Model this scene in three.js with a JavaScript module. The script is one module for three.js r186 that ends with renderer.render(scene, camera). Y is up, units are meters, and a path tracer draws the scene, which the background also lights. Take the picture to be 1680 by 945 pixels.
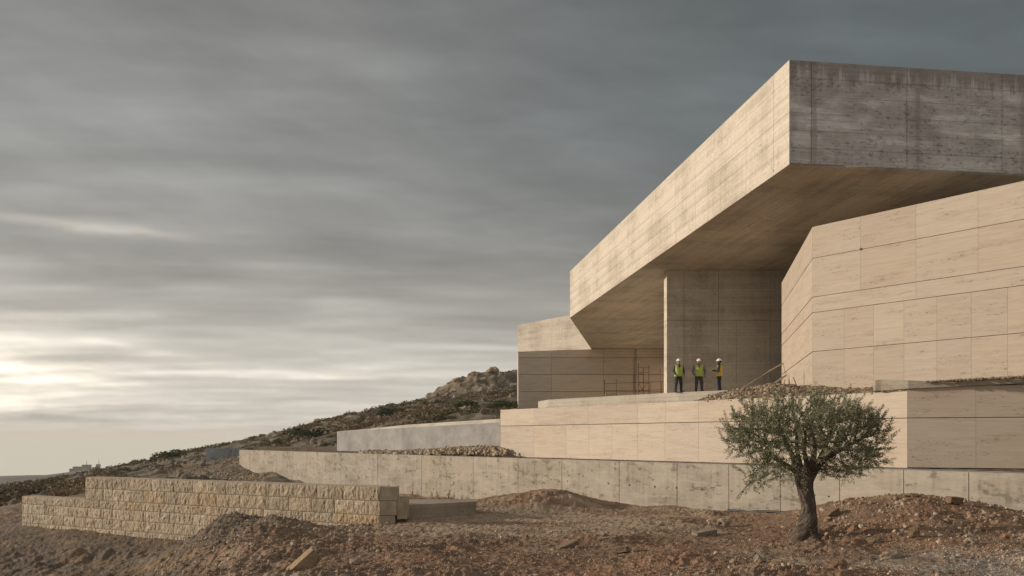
import * as THREE from 'three';
import { mergeGeometries, mergeVertices } from 'three/addons/utils/BufferGeometryUtils.js';
import { ImprovedNoise } from 'three/addons/math/ImprovedNoise.js';

// ---------------------------------------------------------------- camera
const F = 1258, CX = 840, HY = 720, EYE = 2.8;          // lens length, vanishing column and eye line in photo pixels; eye height over the foot of the olive tree
const scene = new THREE.Scene();
const camera = new THREE.PerspectiveCamera(2 * Math.atan(472.5 / F) * 180 / Math.PI, 1680 / 945, 0.1, 9000);
camera.position.set(0, EYE, 0);
camera.setViewOffset(1680, 945, 0, 472.5 - HY, 1680, 945);
camera.updateProjectionMatrix();
scene.add(camera);
const renderer = new THREE.WebGLRenderer({ antialias: true });
renderer.toneMapping = THREE.LinearToneMapping;
renderer.toneMappingExposure = 1.0;
renderer.shadowMap.enabled = true;

// ---------------------------------------------------------------- small maths
const P = new ImprovedNoise();
const clamp = (x, a = 0, b = 1) => Math.min(b, Math.max(a, x));
const mix = (a, b, t) => a + (b - a) * t;
const sstep = (a, b, x) => { const t = clamp((x - a) / (b - a)); return t * t * (3 - 2 * t); };
const ramp = (x, pts) => { for (let i = 1; i < pts.length; i++) if (x <= pts[i][0]) return mix(pts[i - 1][1], pts[i][1], clamp((x - pts[i - 1][0]) / (pts[i][0] - pts[i - 1][0]))); return pts[pts.length - 1][1]; };
function rng(seed) { let s = seed >>> 0; return () => { s = (s + 0x6D2B79F5) >>> 0; let t = s; t = Math.imul(t ^ (t >>> 15), t | 1); t ^= t + Math.imul(t ^ (t >>> 7), t | 61); return ((t ^ (t >>> 14)) >>> 0) / 4294967296; }; }
const noise = (x, y, z = 0) => P.noise(x, y, z);
function fbm(x, y, oct = 4, z = 0, gain = 0.5) { let a = 1, s = 0, f = 1; for (let i = 0; i < oct; i++) { s += a * P.noise(x * f, y * f, z + i * 7.3); a *= gain; f *= 2.03; } return s; }
// noise that repeats after a whole number of cells, for tiling textures
const HASH = new Float32Array(65536); { const r = rng(911); for (let i = 0; i < 65536; i++) HASH[i] = r() * 2 - 1; }
function tnoise(x, y, px, py, seed) {
  const xi = Math.floor(x), yi = Math.floor(y), fx = x - xi, fy = y - yi, u = fx * fx * (3 - 2 * fx), v = fy * fy * (3 - 2 * fy);
  const x0 = ((xi % px) + px) % px, x1 = (x0 + 1) % px, y0 = ((yi % py) + py) % py, y1 = (y0 + 1) % py;
  const h = (a, b) => HASH[(a * 73 + b * 1913 + seed * 7919) & 65535];
  return mix(mix(h(x0, y0), h(x1, y0), u), mix(h(x0, y1), h(x1, y1), u), v);
}
function tfbm(u, v, px, py, oct, seed, gain = 0.5) { let a = 1, s = 0; for (let i = 0; i < oct; i++) { s += a * tnoise(u * px, v * py, px, py, seed + i * 13); a *= gain; px *= 2; py *= 2; } return s; }
const W = (X, Y, D) => new THREE.Vector3(X, Y + EYE, -D);     // right, up from the eye line, distance ahead

// ---------------------------------------------------------------- sky: overcast streaks, a pale glow low on the left
const SUN_AZ = -87 * Math.PI / 180, SUN_EL = 13 * Math.PI / 180;
{
  const SW = 3072, SH = 1536, data = new Float32Array(SW * SH * 4);
  const streaks = [   // degrees: azimuth, elevation, half length, half thickness, strength of cloud rifts and dark bars
    [-31, 13.6, 9, 0.35, 0.13], [-26, 4.55, 12, 0.3, 0.15], [-31, 3.9, 6, 0.9, 0.17], [-34, 3.0, 5, 1.8, 0.16], [-27.5, 6.25, 1.7, 0.28, 0.17], [-25, 5.8, 1.4, 0.25, 0.13],
    [-14, 4.75, 8, 0.35, 0.16], [-32, 6.2, 4, 0.35, 0.14], [-33, 7.7, 4, 0.4, 0.10], [-32, 1.25, 3.2, 0.18, -0.17], [-27, 1.9, 4, 0.2, -0.10], [-22.5, 1.55, 3, 0.12, 0.12], [-34, 2.1, 4, 0.3, 0.15],
    [-29, 2.3, 5, 0.35, 0.12], [-33, 8.3, 3, 0.25, -0.06], [-27, 4.1, 2.2, 0.18, -0.09], [-36, 4.6, 6, 1.2, 0.3], [-50, 4.5, 14, 2.2, 0.35], [-66, 5.5, 12, 3, 0.5],
  ];
  const haze = [0.68, 0.605, 0.51];
  for (let j = 0; j < SH; j++) {
    const el = ((j + 0.5) / SH - 0.5) * 180, er = el * Math.PI / 180, se = Math.sin(er), ce = Math.cos(er);
    for (let i = 0; i < SW; i++) {
      const o = (j * SW + i) * 4;
      data[o + 3] = 1;
      if (el <= 0) { data[o] = haze[0]; data[o + 1] = haze[1]; data[o + 2] = haze[2]; continue; }
      const ang = ((i + 0.5) / SW - 0.5) * 2 * Math.PI, dx = Math.cos(ang) * ce, dz = Math.sin(ang) * ce;   // direction
      const az = Math.atan2(dx, -dz) * 180 / Math.PI, aa = Math.abs(az);
      const k = 1 / (se + 0.09), cx = dx * k, cz = -dz * k;
      const warp = 0.35 * noise(cx * 0.7 + 3, cz * 0.7, 4.2);
      const n1 = fbm(cx * 0.42 + cz * 0.14 + 11 + warp, cz * 1.15 - cx * 0.16 + warp, 5, 1.7, 0.52);
      const n2 = fbm(cx * 1.1 + cz * 0.3 + warp * 2, cz * 3.6 - cx * 0.45 + 5, 4, 9.1, 0.55);
      const n3 = noise(cx * 0.3, cz * 0.5, 21);
      let lum = ramp(el, [[0, 0.53], [2, 0.54], [5, 0.52], [7.5, 0.44], [10, 0.36], [13.5, 0.305], [19, 0.272], [25, 0.245], [33, 0.225], [60, 0.23], [90, 0.23]]);
      const right = sstep(-20, 30, az) * (1 - sstep(45, 110, aa));
      lum *= 1 + 0.55 * sstep(70, 140, aa) * sstep(4, 20, el);                     // unseen sky behind the camera brightened to fill the shaded faces
      lum *= mix(1.06, 0.66, right * sstep(1, 14, el)) * (1 - 0.12 * sstep(15, 35, el) * right);
      const low = 1 - sstep(8, 22, el);
      lum *= 1 + n1 * mix(0.2, 0.2, low) + n2 * mix(0.07, 0.10, low) + n3 * 0.10 + 0.055 * fbm(cx * 1.9 + cz * 0.7 + warp * 4, cz * 5.5 - cx * 1.2 + warp * 3, 5, 14.4, 0.62) * mix(0.8, 1, low) + 0.1 * Math.max(0, n2 + n1 * 0.6);
      const mot = sstep(7, 16, el) * (1 - sstep(90, 140, aa));
      if (mot > 0) lum *= 1 + mot * (0.17 * fbm((az - el * 1.1) * 0.06 + 3, (el + az * 0.13) * 0.24, 5, 51, 0.52) + 0.025 * fbm((az + el * 0.8) * 0.3, (el + az * 0.2) * 0.8, 4, 57, 0.6));
      let glow = 0.19 * Math.exp(-(((az + 44) / 15) ** 2) - ((el - 4) / 4.2) ** 2) + 0.75 * Math.exp(-(((az + 87) / 20) ** 2) - ((el - 11) / 8) ** 2);
      glow *= 1 + n2 * 0.6;
      let feat = 0;
      if (az > -100 && az < 15 && el < 18) {
        const wx = az + 2.2 * fbm(az * 0.16, el * 0.7, 3, 31), wy = el + 0.26 * fbm(az * 0.3 + 9, el * 1.2, 5, 37);
        for (const [sa, s, l, t, g] of streaks) { const q = ((wx - sa) / l) ** 2 + ((wy - s) / t) ** 2; if (q < 9) feat += g * Math.exp(-q * 1.1); }
        feat *= 1 + 0.8 * n2;
      }
      const w = sstep(2, 24, el), teal = right * sstep(8, 20, el);
      lum = Math.max(0.04, lum);
      data[o] = lum * mix(1.065, mix(0.99, 0.885, teal), w) + glow * 1.08 + feat * 1.06;
      data[o + 1] = lum * mix(1.0, mix(1.0, 1.015, teal), w) + glow * 0.93 + feat * 0.93;
      data[o + 2] = lum * mix(0.885, mix(0.975, 1.045, teal), w) + glow * 0.74 + feat * 0.76;
      const b = 1 - sstep(0, 1.2, el);                                       // into the even haze below the horizon
      for (let c = 0; c < 3; c++) data[o + c] = mix(data[o + c], haze[c], b);
    }
  }
  const sky = new THREE.DataTexture(data, SW, SH, THREE.RGBAFormat, THREE.FloatType);
  sky.mapping = THREE.EquirectangularReflectionMapping; sky.magFilter = THREE.LinearFilter; sky.minFilter = THREE.LinearFilter; sky.needsUpdate = true;
  scene.background = sky; scene.environment = sky;
}
const sun = new THREE.DirectionalLight(new THREE.Color().setRGB(1, 0.86, 0.70), 3.7);
sun.position.set(Math.sin(SUN_AZ) * Math.cos(SUN_EL), Math.sin(SUN_EL), -Math.cos(SUN_AZ) * Math.cos(SUN_EL)).multiplyScalar(150).add(new THREE.Vector3(5, 3, -45));
sun.target.position.set(5, 3, -45);
sun.castShadow = true; sun.shadow.radius = 3; sun.shadow.mapSize.set(4096, 4096);
Object.assign(sun.shadow.camera, { left: -90, right: 90, top: 50, bottom: -50, near: 1, far: 400 });
scene.add(sun, sun.target);
scene.fog = new THREE.FogExp2(new THREE.Color().setRGB(0.86, 0.82, 0.76), 0.0002);

// ---------------------------------------------------------------- naming, tagging
const taken = new Map();
function numbered(name) { const n = taken.get(name) || 0; taken.set(name, n + 1); return n ? name + '_' + String(n).padStart(3, '0') : name; }
function finish(o) { o.castShadow = o.receiveShadow = true; return o; }
function tag(o, label, category, group) { o.userData.label = label; if (category) o.userData.category = category; if (group) o.userData.group = group; return o; }
function thing(name, label, category, base, group) { const o = new THREE.Group(); o.name = numbered(name); o.position.copy(base); scene.add(o); return tag(o, label, category, group); }
function solo(name, geo, mat, label, category, base, group) { const o = finish(new THREE.Mesh(geo, mat)); o.name = numbered(name); if (base) o.position.copy(base); scene.add(o); return tag(o, label, category, group); }
function part(name, geo, mat, parent) { const o = finish(new THREE.Mesh(geo, mat)); o.name = name; parent.add(o); return o; }   // geometry in the parent's frame
function struct(name, geo, mat, label) { const o = finish(new THREE.Mesh(geo, mat)); o.name = name; o.userData.kind = 'structure'; if (label) o.userData.label = label; scene.add(o); return o; }

// ---------------------------------------------------------------- textures
function tex(w, h, size, fn, srgb) {        // fn(u, v) -> [r, g, b] 0..1 (linear values for colours) or a number; size: metres covered
  const d = new Uint8Array(w * h * 4), enc = (x) => (x <= 0.0031308 ? x * 12.92 : 1.055 * Math.pow(x, 1 / 2.4) - 0.055);
  for (let j = 0; j < h; j++) for (let i = 0; i < w; i++) {
    const c = fn((i + 0.5) / w, (j + 0.5) / h), o = (j * w + i) * 4;
    for (let k = 0; k < 3; k++) { const x = clamp(c.length ? c[k] : c); d[o + k] = Math.round(255 * (srgb ? enc(x) : x)); }
    d[o + 3] = 255;
  }
  const t = new THREE.DataTexture(d, w, h, THREE.RGBAFormat, THREE.UnsignedByteType);
  t.wrapS = t.wrapT = THREE.RepeatWrapping; t.magFilter = THREE.LinearFilter; t.minFilter = THREE.LinearMipmapLinearFilter; t.generateMipmaps = true;
  if (srgb) t.colorSpace = THREE.SRGBColorSpace;
  t.repeat.set(1 / size[0], 1 / size[1]); t.needsUpdate = true; return t;
}
const tint = (c, m) => [c[0] * m, c[1] * m, c[2] * m];
const mixc = (a, b, t) => [mix(a[0], b[0], t), mix(a[1], b[1], t), mix(a[2], b[2], t)];
// travertine: long thin level veins, small pits
const trav = (u, v) => {
  const w = 0.0022 * tfbm(u, v, 5, 6, 3, 3);
  const a = tfbm(u, v + w, 5, 90, 5, 5, 0.68), b = tfbm(u, v + w, 16, 220, 2, 9), c = tfbm(u, v, 6, 7, 5, 17, 0.6), d = tfbm(u, v + w, 4, 26, 3, 29);
  const pit = sstep(0.5, 0.9, tfbm(u, v + w, 60, 190, 2, 23)) * sstep(-0.1, 0.6, d + 0.4 * a);
  return { a, b, c, d, pit };
};
const T = {};
T.trav = tex(1024, 1024, [5.2, 5.2], (u, v) => { const { a, b, c, d, pit } = trav(u, v); let col = mixc([0.555, 0.472, 0.386], [0.45, 0.37, 0.294], sstep(-1.2, 1.8, 0.45 * a + 0.6 * c + 0.3 * d)); col = mixc(col, [0.42, 0.32, 0.235], 0.14 * sstep(0.35, 1.0, d + 0.5 * c)); return tint(col, (1 + 0.05 * b + 0.05 * c) * (1 - 0.35 * pit)); }, true);
T.travB = tex(1024, 1024, [5.2, 5.2], (u, v) => { const { a, b, pit } = trav(u, v); return 0.6 + 0.1 * a + 0.12 * b - 0.5 * pit; });
// cast concrete: board marks, clouds, drips, blow holes
const conc = (u, v, boards) => {
  const c1 = tfbm(u, v, 3, 3, 5, 41, 0.55), c2 = tfbm(u, v, 9, 4, 4, 47), drip = tfbm(u, v, 46, 3, 3, 53), fine = tfbm(u, v, 90, 90, 2, 59);
  const bi = Math.floor(v * boards), bf = v * boards - bi, grain = tfbm(u, v, 3, boards * 6, 3, 61), board = HASH[(bi * 977 + 5) & 65535];
  const seam = 1 - sstep(0.0, 0.045, Math.min(bf, 1 - bf));
  const hole = sstep(0.74, 0.9, tnoise(u * 150, v * 150, 150, 150, 71)) * sstep(-0.3, 0.4, c2);
  const lev = tfbm(u, v, 4, 22, 4, 73, 0.6);
  return { c1, c2, drip, fine, grain, board, seam, hole, lev };
};
const concCol = (k, base, dark) => tint(mixc(base, dark, clamp(0.38 + 0.36 * k.c1 + 0.22 * k.drip + 0.3 * k.c2 + 0.3 * k.lev)), (1 + 0.07 * k.fine + 0.07 * k.grain + 0.06 * k.board) * (1 - 0.30 * k.seam) * (1 - 0.55 * k.hole));
T.conc = tex(1024, 1024, [9.2, 9.2], (u, v) => concCol(conc(u, v, 48), [0.58, 0.515, 0.43], [0.41, 0.35, 0.28]), true);
T.concB = tex(1024, 1024, [9.2, 9.2], (u, v) => { const k = conc(u, v, 48); return 0.6 + 0.12 * k.board + 0.08 * k.grain - 0.25 * k.seam - 0.4 * k.hole + 0.08 * k.fine; });
// weathered retaining wall: mottled lime bloom above, algae and rust blots
T.wall = tex(2048, 512, [24, 5], (u, v) => {
  const k = conc(u, v, 4), m = tfbm(u, v, 12, 5, 6, 83, 0.6), m2 = tfbm(u, v, 40, 14, 5, 89, 0.65), bl = tfbm(u, v, 60, 26, 5, 97, 0.65), lev = tfbm(u, v, 7, 20, 4, 111, 0.6);
  const drip = tfbm(u, v, 150, 3, 4, 101, 0.6), wide = tfbm(u, v, 24, 2, 3, 113), h = v * 5;
  let c = mixc([0.43, 0.38, 0.315], [0.315, 0.28, 0.23], clamp(0.42 + 0.38 * m + 0.25 * drip + 0.2 * wide));
  c = mixc(c, [0.49, 0.443, 0.375], 0.45 * sstep(0.15, 0.9, m2 * 0.7 + lev * 0.6));
  c = mixc(c, [0.19, 0.168, 0.125], 0.6 * sstep(0.35, 1.1, bl * 0.7 + 0.5 * m + 0.35 * drip + 0.25 * sstep(2.4, 3.6, h) - 0.1));
  c = mixc(c, [0.17, 0.152, 0.115], 0.55 * sstep(0.8, 1.15, bl + 0.25 * m));
  return tint(c, (1 + 0.07 * k.fine) * (1 - 0.4 * k.hole));
}, true);
T.wallB = tex(1024, 512, [16, 5], (u, v) => { const k = conc(u, v, 4); return 0.6 + 0.12 * tfbm(u, v, 40, 20, 4, 103) + 0.1 * k.fine - 0.5 * sstep(0.6, 0.85, tfbm(u, v, 60, 26, 2, 107)); });
// stained end of the roof beam: its own sheet, 24 m by 4 m
T.end = tex(2048, 512, [24, 4.4], (u, v) => {
  const x = u * 24, y = v * 4.4, k = conc(u, v, 26), m = fbm(x * 0.4, y * 0.8, 6, 3.3, 0.6), lev = fbm(x * 0.35, y * 3.2, 5, 8.8, 0.6), drip = fbm(x * 4.5, y * 0.3, 5, 5.5, 0.62), spots = fbm(x * 5, y * 8, 4, 12.2, 0.6), wide = fbm(x * 1.1, y * 0.2, 3, 17);
  let c = mixc([0.56, 0.53, 0.505], [0.37, 0.342, 0.316], clamp(0.46 + 0.75 * m + 0.3 * lev + 0.25 * drip + 0.2 * wide));
  c = mixc(c, [0.70, 0.68, 0.66], 0.6 * sstep(0.0, 0.55, -m * 0.7 - lev * 0.5 + drip * 0.25) * sstep(0.6, 1.3, y) * (1 - sstep(3.1, 3.5, y)));
  const edge = y - 3.45 + 0.5 * fbm(x * 0.5, 0, 4, 2.2) + 0.5 * drip;                                      // ragged run-off from the parapet
  c = mixc(c, [0.22, 0.195, 0.175], 0.75 * sstep(-0.15, 0.45, edge) * sstep(-0.45, 0.25, fbm(x * 0.35 + 4, y * 0.5, 3, 6.6) + 0.25));
  c = mixc(c, [0.17, 0.15, 0.135], 0.6 * sstep(0.42, 0.75, spots + 0.35 * m + (y < 1.3 ? 0.1 : 0)));
  const px = [0.99, 5.55, 10.3, 15.5].reduce((a, b) => Math.min(a, Math.abs(x - b - 0.03)), 9);                        // rusty bleeding along the pour joints
  c = mixc(c, [0.25, 0.205, 0.17], 0.5 * sstep(0.22, 0.0, px + 0.12 * drip));
  return tint(c, (1 + 0.08 * k.fine + 0.05 * k.board + 0.05 * k.grain) * (1 - 0.3 * k.seam) * (1 - 0.4 * k.hole));
}, true);
// split stone, earth, bark
T.split = tex(512, 512, [1.6, 1.6], (u, v) => { const a = tfbm(u, v, 6, 5, 5, 131, 0.6), f = tfbm(u, v, 50, 50, 2, 137); return tint(mixc([0.46, 0.378, 0.278], [0.345, 0.272, 0.19], clamp(0.45 + 0.5 * a)), 1 + 0.12 * f); }, true);
T.splitB = tex(512, 512, [1.6, 1.6], (u, v) => 0.5 + 0.28 * tfbm(u, v, 9, 5, 5, 139, 0.62) + 0.1 * Math.abs(tfbm(u, v, 20, 14, 3, 141)));
T.smooth = tex(512, 512, [12, 12], (u, v) => tint([0.5, 0.47, 0.43], 1 + 0.17 * tfbm(u, v, 6, 10, 6, 181, 0.65) + 0.045 * tfbm(u, v, 40, 7, 4, 183) + 0.05 * tfbm(u, v, 80, 80, 2, 187)), true);
T.earth = tex(1024, 1024, [3.1, 3.1], (u, v) => { const a = tfbm(u, v, 5, 5, 6, 149, 0.65), s = tfbm(u, v, 70, 70, 3, 151, 0.7), p = sstep(0.35, 0.8, s); return tint(mixc([0.86, 0.85, 0.84], [1.0, 0.98, 0.94], p), 0.80 * (1 + 0.22 * a + 0.2 * s)); }, true);
T.earthB = tex(1024, 1024, [3.1, 3.1], (u, v) => 0.5 + 0.16 * tfbm(u, v, 14, 14, 5, 157, 0.7) + 0.16 * Math.abs(tfbm(u, v, 45, 45, 4, 163, 0.7)));
T.bark = tex(512, 512, [0.9, 0.9], (u, v) => { const a = tfbm(u, v, 16, 5, 4, 167, 0.6), f = tfbm(u, v, 50, 30, 2, 173); return tint(mixc([0.155, 0.12, 0.09], [0.06, 0.045, 0.033], clamp(0.5 + 0.6 * a)), 1 + 0.2 * f); }, true);
T.barkB = tex(512, 512, [0.9, 0.9], (u, v) => 0.5 + 0.35 * tfbm(u, v, 16, 5, 4, 167, 0.6) + 0.1 * tfbm(u, v, 50, 30, 2, 173));

const std = (map, bump, bs, mul = [1, 1, 1], rough = 0.9, extra = {}) => new THREE.MeshStandardMaterial({ map, bumpMap: bump, bumpScale: bs, roughness: rough, color: new THREE.Color().setRGB(...mul), side: THREE.DoubleSide, ...extra });
const plain = (r, g, b, rough = 0.85, extra = {}) => new THREE.MeshStandardMaterial({ color: new THREE.Color().setRGB(r, g, b), roughness: rough, side: THREE.DoubleSide, ...extra });
const few = (make, muls) => muls.map((m) => make(m));
const M = {
  trav: few((m) => std(T.trav, T.travB, 0.002, m, 0.8), [[1, 1, 1], [1.05, 1.045, 1.03], [0.95, 0.945, 0.94], [1.0, 0.975, 0.945], [0.98, 0.995, 1.015]]),
  block: few((m) => std(T.trav, T.travB, 0.002, m, 0.8), [[0.87, 0.87, 0.86], [0.91, 0.91, 0.90], [0.83, 0.82, 0.81], [0.86, 0.84, 0.815]]),
  conc: few((m) => std(T.conc, T.concB, 0.004, m), [[1, 1, 1], [1.02, 1.015, 1.01], [0.98, 0.98, 0.975]]),
  soffit: few((m) => std(T.conc, T.concB, 0.006, m), [[1, 0.98, 0.94], [0.95, 0.94, 0.91], [0.9, 0.89, 0.87], [1.03, 0.99, 0.93]]),
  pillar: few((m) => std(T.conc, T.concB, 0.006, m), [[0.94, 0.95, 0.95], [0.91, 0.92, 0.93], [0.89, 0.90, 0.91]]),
  end: few((m) => std(T.end, T.concB, 0.006, m), [[1, 1, 1], [1.03, 1.03, 1.03], [0.97, 0.97, 0.97]]),
  wall: few((m) => std(T.wall, T.wallB, 0.006, m), [[0.85, 0.845, 0.83], [0.88, 0.87, 0.855], [0.82, 0.82, 0.81], [0.86, 0.84, 0.81]]),
  grey: few((m) => std(T.smooth, T.concB, 0.003, m), [[0.56, 0.58, 0.60], [0.58, 0.60, 0.62], [0.54, 0.56, 0.58]]),
  split: few((m) => std(T.split, T.splitB, 0.04, m), [[0.97, 0.97, 0.97], [1.1, 1.09, 1.06], [0.88, 0.87, 0.85], [1.0, 0.97, 0.92], [0.95, 0.96, 0.98], [1.12, 1.15, 1.2], [1.02, 0.94, 0.82]]),
  sawn: few((m) => std(T.split, T.splitB, 0.008, m), [[1.0, 1.0, 1.02], [0.9, 0.88, 0.86]]),
  joint: plain(0.10, 0.08, 0.06, 0.95), core: plain(0.30, 0.26, 0.22, 0.95),
  bark: std(T.bark, T.barkB, 0.05, [1, 1, 1], 0.95),
  rust: plain(0.10, 0.045, 0.022, 0.8), wood: plain(0.34, 0.27, 0.19, 0.8), pipe: plain(0.015, 0.015, 0.016, 0.5),
  stone: few((m) => std(T.split, T.splitB, 0.03, m), [[0.62, 0.62, 0.62], [0.52, 0.46, 0.42], [0.74, 0.72, 0.70], [0.46, 0.36, 0.29]]),
};

// ---------------------------------------------------------------- geometry helpers
function soup(tris) {   // [[Vector3 x3, uv x3]] -> flat-shaded geometry
  const p = [], u = [];
  for (const [a, b, c, ua, ub, uc] of tris) { p.push(a.x, a.y, a.z, b.x, b.y, b.z, c.x, c.y, c.z); u.push(...ua, ...ub, ...uc); }
  const g = new THREE.BufferGeometry();
  g.setAttribute('position', new THREE.Float32BufferAttribute(p, 3)); g.setAttribute('uv', new THREE.Float32BufferAttribute(u, 2)); g.computeVertexNormals(); return g;
}
const quad = (out, a, b, c, d, ua, ub, uc, ud) => out.push([a, b, c, ua, ub, uc], [a, c, d, ua, uc, ud]);
const V = (x, y, z) => new THREE.Vector3(x, y, z);
// a slab with chamfered front edges, front face at z = 0, in its own frame
function panelGeo(w, h, d, c, u0, v0) {
  const o = [], f = (x, y, z) => V(x, y, z), q = (a, b, e, g) => quad(o, a, b, e, g, [u0 + a.x - a.z, v0 + a.y], [u0 + b.x - b.z, v0 + b.y], [u0 + e.x - e.z, v0 + e.y], [u0 + g.x - g.z, v0 + g.y]);
  const A = f(c, c, 0), B = f(w - c, c, 0), C = f(w - c, h - c, 0), D = f(c, h - c, 0), a = f(0, 0, -c), b = f(w, 0, -c), e = f(w, h, -c), g = f(0, h, -c), a2 = f(0, 0, -d), b2 = f(w, 0, -d), e2 = f(w, h, -d), g2 = f(0, h, -d);
  q(A, B, C, D); q(a, b, B, A); q(b, e, C, B); q(e, g, D, C); q(g, a, A, D); q(a2, b2, b, a); q(b2, e2, e, b); q(e2, g2, g, e); q(g2, a2, a, g);
  return soup(o);
}
// an upright prism over a plan polygon [[X, D], ...]; y given from the eye line; top may be a function of (X, D)
function prism(pts, y0, y1, base, us = 1) {
  const o = [], top = typeof y1 === 'function' ? y1 : () => y1, B = base || V(0, 0, 0), w = (p, y) => W(p[0], y, p[1]).sub(B);
  let s = 0;
  for (let i = 0; i < pts.length; i++) {
    const p = pts[i], q = pts[(i + 1) % pts.length], l = Math.hypot(q[0] - p[0], q[1] - p[1]), tp = top(...p), tq = top(...q);
    quad(o, w(p, y0), w(q, y0), w(q, tq), w(p, tp), [s * us, y0], [(s + l) * us, y0], [(s + l) * us, tq], [s * us, tp]); s += l;
  }
  const tri = THREE.ShapeUtils.triangulateShape(pts.map((p) => new THREE.Vector2(p[0], -p[1])), []);
  for (const [a, b, c] of tri) { o.push([w(pts[a], top(...pts[a])), w(pts[b], top(...pts[b])), w(pts[c], top(...pts[c])), pts[a], pts[b], pts[c]]); o.push([w(pts[a], y0), w(pts[c], y0), w(pts[b], y0), pts[a], pts[c], pts[b]]); }
  const g = soup(o);
  // outward whichever way round the outline runs
  let area = 0; for (let i = 0; i < pts.length; i++) { const p = pts[i], q = pts[(i + 1) % pts.length]; area += p[0] * -q[1] - q[0] * -p[1]; }
  if (area > 0) { const a = g.attributes.position.array, u = g.attributes.uv.array, n = tri.length * 6; for (let t = 0; t < a.length / 9 - tri.length * 2; t++) { for (let k = 0; k < 3; k++) [a[t * 9 + 3 + k], a[t * 9 + 6 + k]] = [a[t * 9 + 6 + k], a[t * 9 + 3 + k]]; for (let k = 0; k < 2; k++) [u[t * 6 + 2 + k], u[t * 6 + 4 + k]] = [u[t * 6 + 4 + k], u[t * 6 + 2 + k]]; } g.computeVertexNormals(); }
  return g;
}
const lerpP = (a, b, t) => [mix(a[0], b[0], t), mix(a[1], b[1], t)];
const lenP = (a, b) => Math.hypot(b[0] - a[0], b[1] - a[1]);
// where along a wall line a photo column falls, in metres from its left end
function along(p0, p1, px) { const k = (px - CX) / F, l = lenP(p0, p1), dx = (p1[0] - p0[0]) / l, dd = (p1[1] - p0[1]) / l; return (k * p0[1] - p0[0]) / (dx - k * dd); }
const at = (px, D) => [(px - CX) / F * D, D];
const lvl = (py, D) => (HY - py) / F * D;
let tone = rng(77);
// panels on a wall line; rows: [bottom, top, [cuts in metres]]; they become children of parent, whose world position is base
function panels(parent, base, p0, p1, rows, mats, { d = 0.06, c = 0.006, gh = 0.012, gv = 0.01, face = null, name = 'panel', cell = null } = {}) {
  const th = Math.atan2(p1[1] - p0[1], p1[0] - p0[0]), L = lenP(p0, p1), ux = (p1[0] - p0[0]) / L, ud = (p1[1] - p0[1]) / L;
  for (const [y0, y1, cuts] of rows) {
    const s = [0, ...cuts.filter((x) => x > 0.15 && x < L - 0.15), L];
    for (let i = 0; i + 1 < s.length; i++) {
      const a = s[i] + (i ? gv / 2 : 0), b = s[i + 1] - (i + 2 < s.length ? gv / 2 : 0), w = b - a, h = y1 - y0 - gh;
      const u0 = face ? a + face[0] : tone() * 40, v0 = face ? y0 - face[1] : tone() * 40;
      const g = cell ? cell(w, h, u0, v0) : panelGeo(w, h, d, c, u0, v0);
      const m = part(name, g, mats[Math.floor(tone() * mats.length)], parent);
      m.position.copy(W(p0[0] + ux * a, y0 + gh / 2, p0[1] + ud * a).sub(base)); m.rotation.y = th;
    }
  }
}
const every = (L, step, jitter = 0, r = tone) => { const o = []; for (let s = step; s < L - step * 0.4; s += step) o.push(s + (r() - 0.5) * jitter); return o; };
const bar = (a, b, r0, r1 = r0, n = 8) => { const l = a.distanceTo(b), g = new THREE.CylinderGeometry(r1, r0, l, n, 1); g.translate(0, l / 2, 0); g.applyQuaternion(new THREE.Quaternion().setFromUnitVectors(V(0, 1, 0), b.clone().sub(a).normalize())); g.translate(a.x, a.y, a.z); return g; };
const beamBox = (a, b, w, h) => { const l = a.distanceTo(b), g = new THREE.BoxGeometry(w, h, l); g.applyMatrix4(new THREE.Matrix4().lookAt(a, b, V(0, 1, 0))); const m = a.clone().add(b).multiplyScalar(0.5); g.translate(m.x, m.y, m.z); return g; };

// ---------------------------------------------------------------- ground: a smooth surface through survey points, roughened
const survey = [];
const sv = (px, D, Y) => { const az = Math.atan((px - CX) / F); survey.push([az * 1.4, Math.log(D / Math.cos(az)), Y]); };
const sp = (px, py, D) => sv(px, D, (HY - py) / F * D);
const LW0 = [-27.33, 76.9], LW1 = [20.5, 19.1];                       // foot line of the long concrete wall, left end and right end (beyond the frame)
const wallD = (px) => { const s = along(LW0, LW1, px), L = lenP(LW0, LW1); return mix(LW0[1], LW1[1], s / L); };
// foot of the long wall
sp(665, 813, wallD(665)); sp(780, 823, wallD(780)); sp(980, 822, wallD(980)); sp(1100, 830, wallD(1100)); sp(1240, 842, wallD(1240)); sp(1320, 843, wallD(1320)); sp(1680, 840, wallD(1680)); sp(520, 803, wallD(520));
// heaps
sp(865, 806, 37.5); sp(932, 805, 37); sp(800, 826, 36); sp(900, 840, 32.5); sp(985, 832, 35);
sp(1350, 845, 24.6); sp(1400, 826, 24.4); sp(1440, 822, 24); sp(1495, 812, 23.8); sp(1550, 826, 23.6); sp(1610, 836, 23.4); sp(1480, 852, 21.8); sp(1400, 868, 21.8); sp(1600, 866, 21);
// middle and near ground
sp(1325, 891, 20.5); sp(1200, 866, 24.6); sp(1100, 858, 26); sp(1000, 852, 28.5); sp(900, 872, 23.6); sp(1680, 868, 20); sp(1560, 895, 18); sp(1200, 905, 18.4); sp(760, 856, 27); sp(700, 882, 22);
sp(1680, 948, 13.2); sp(1300, 948, 13.6); sp(900, 948, 14); sp(640, 948, 13.4); sp(1000, 905, 18.4); sp(640, 895, 20);
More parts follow.
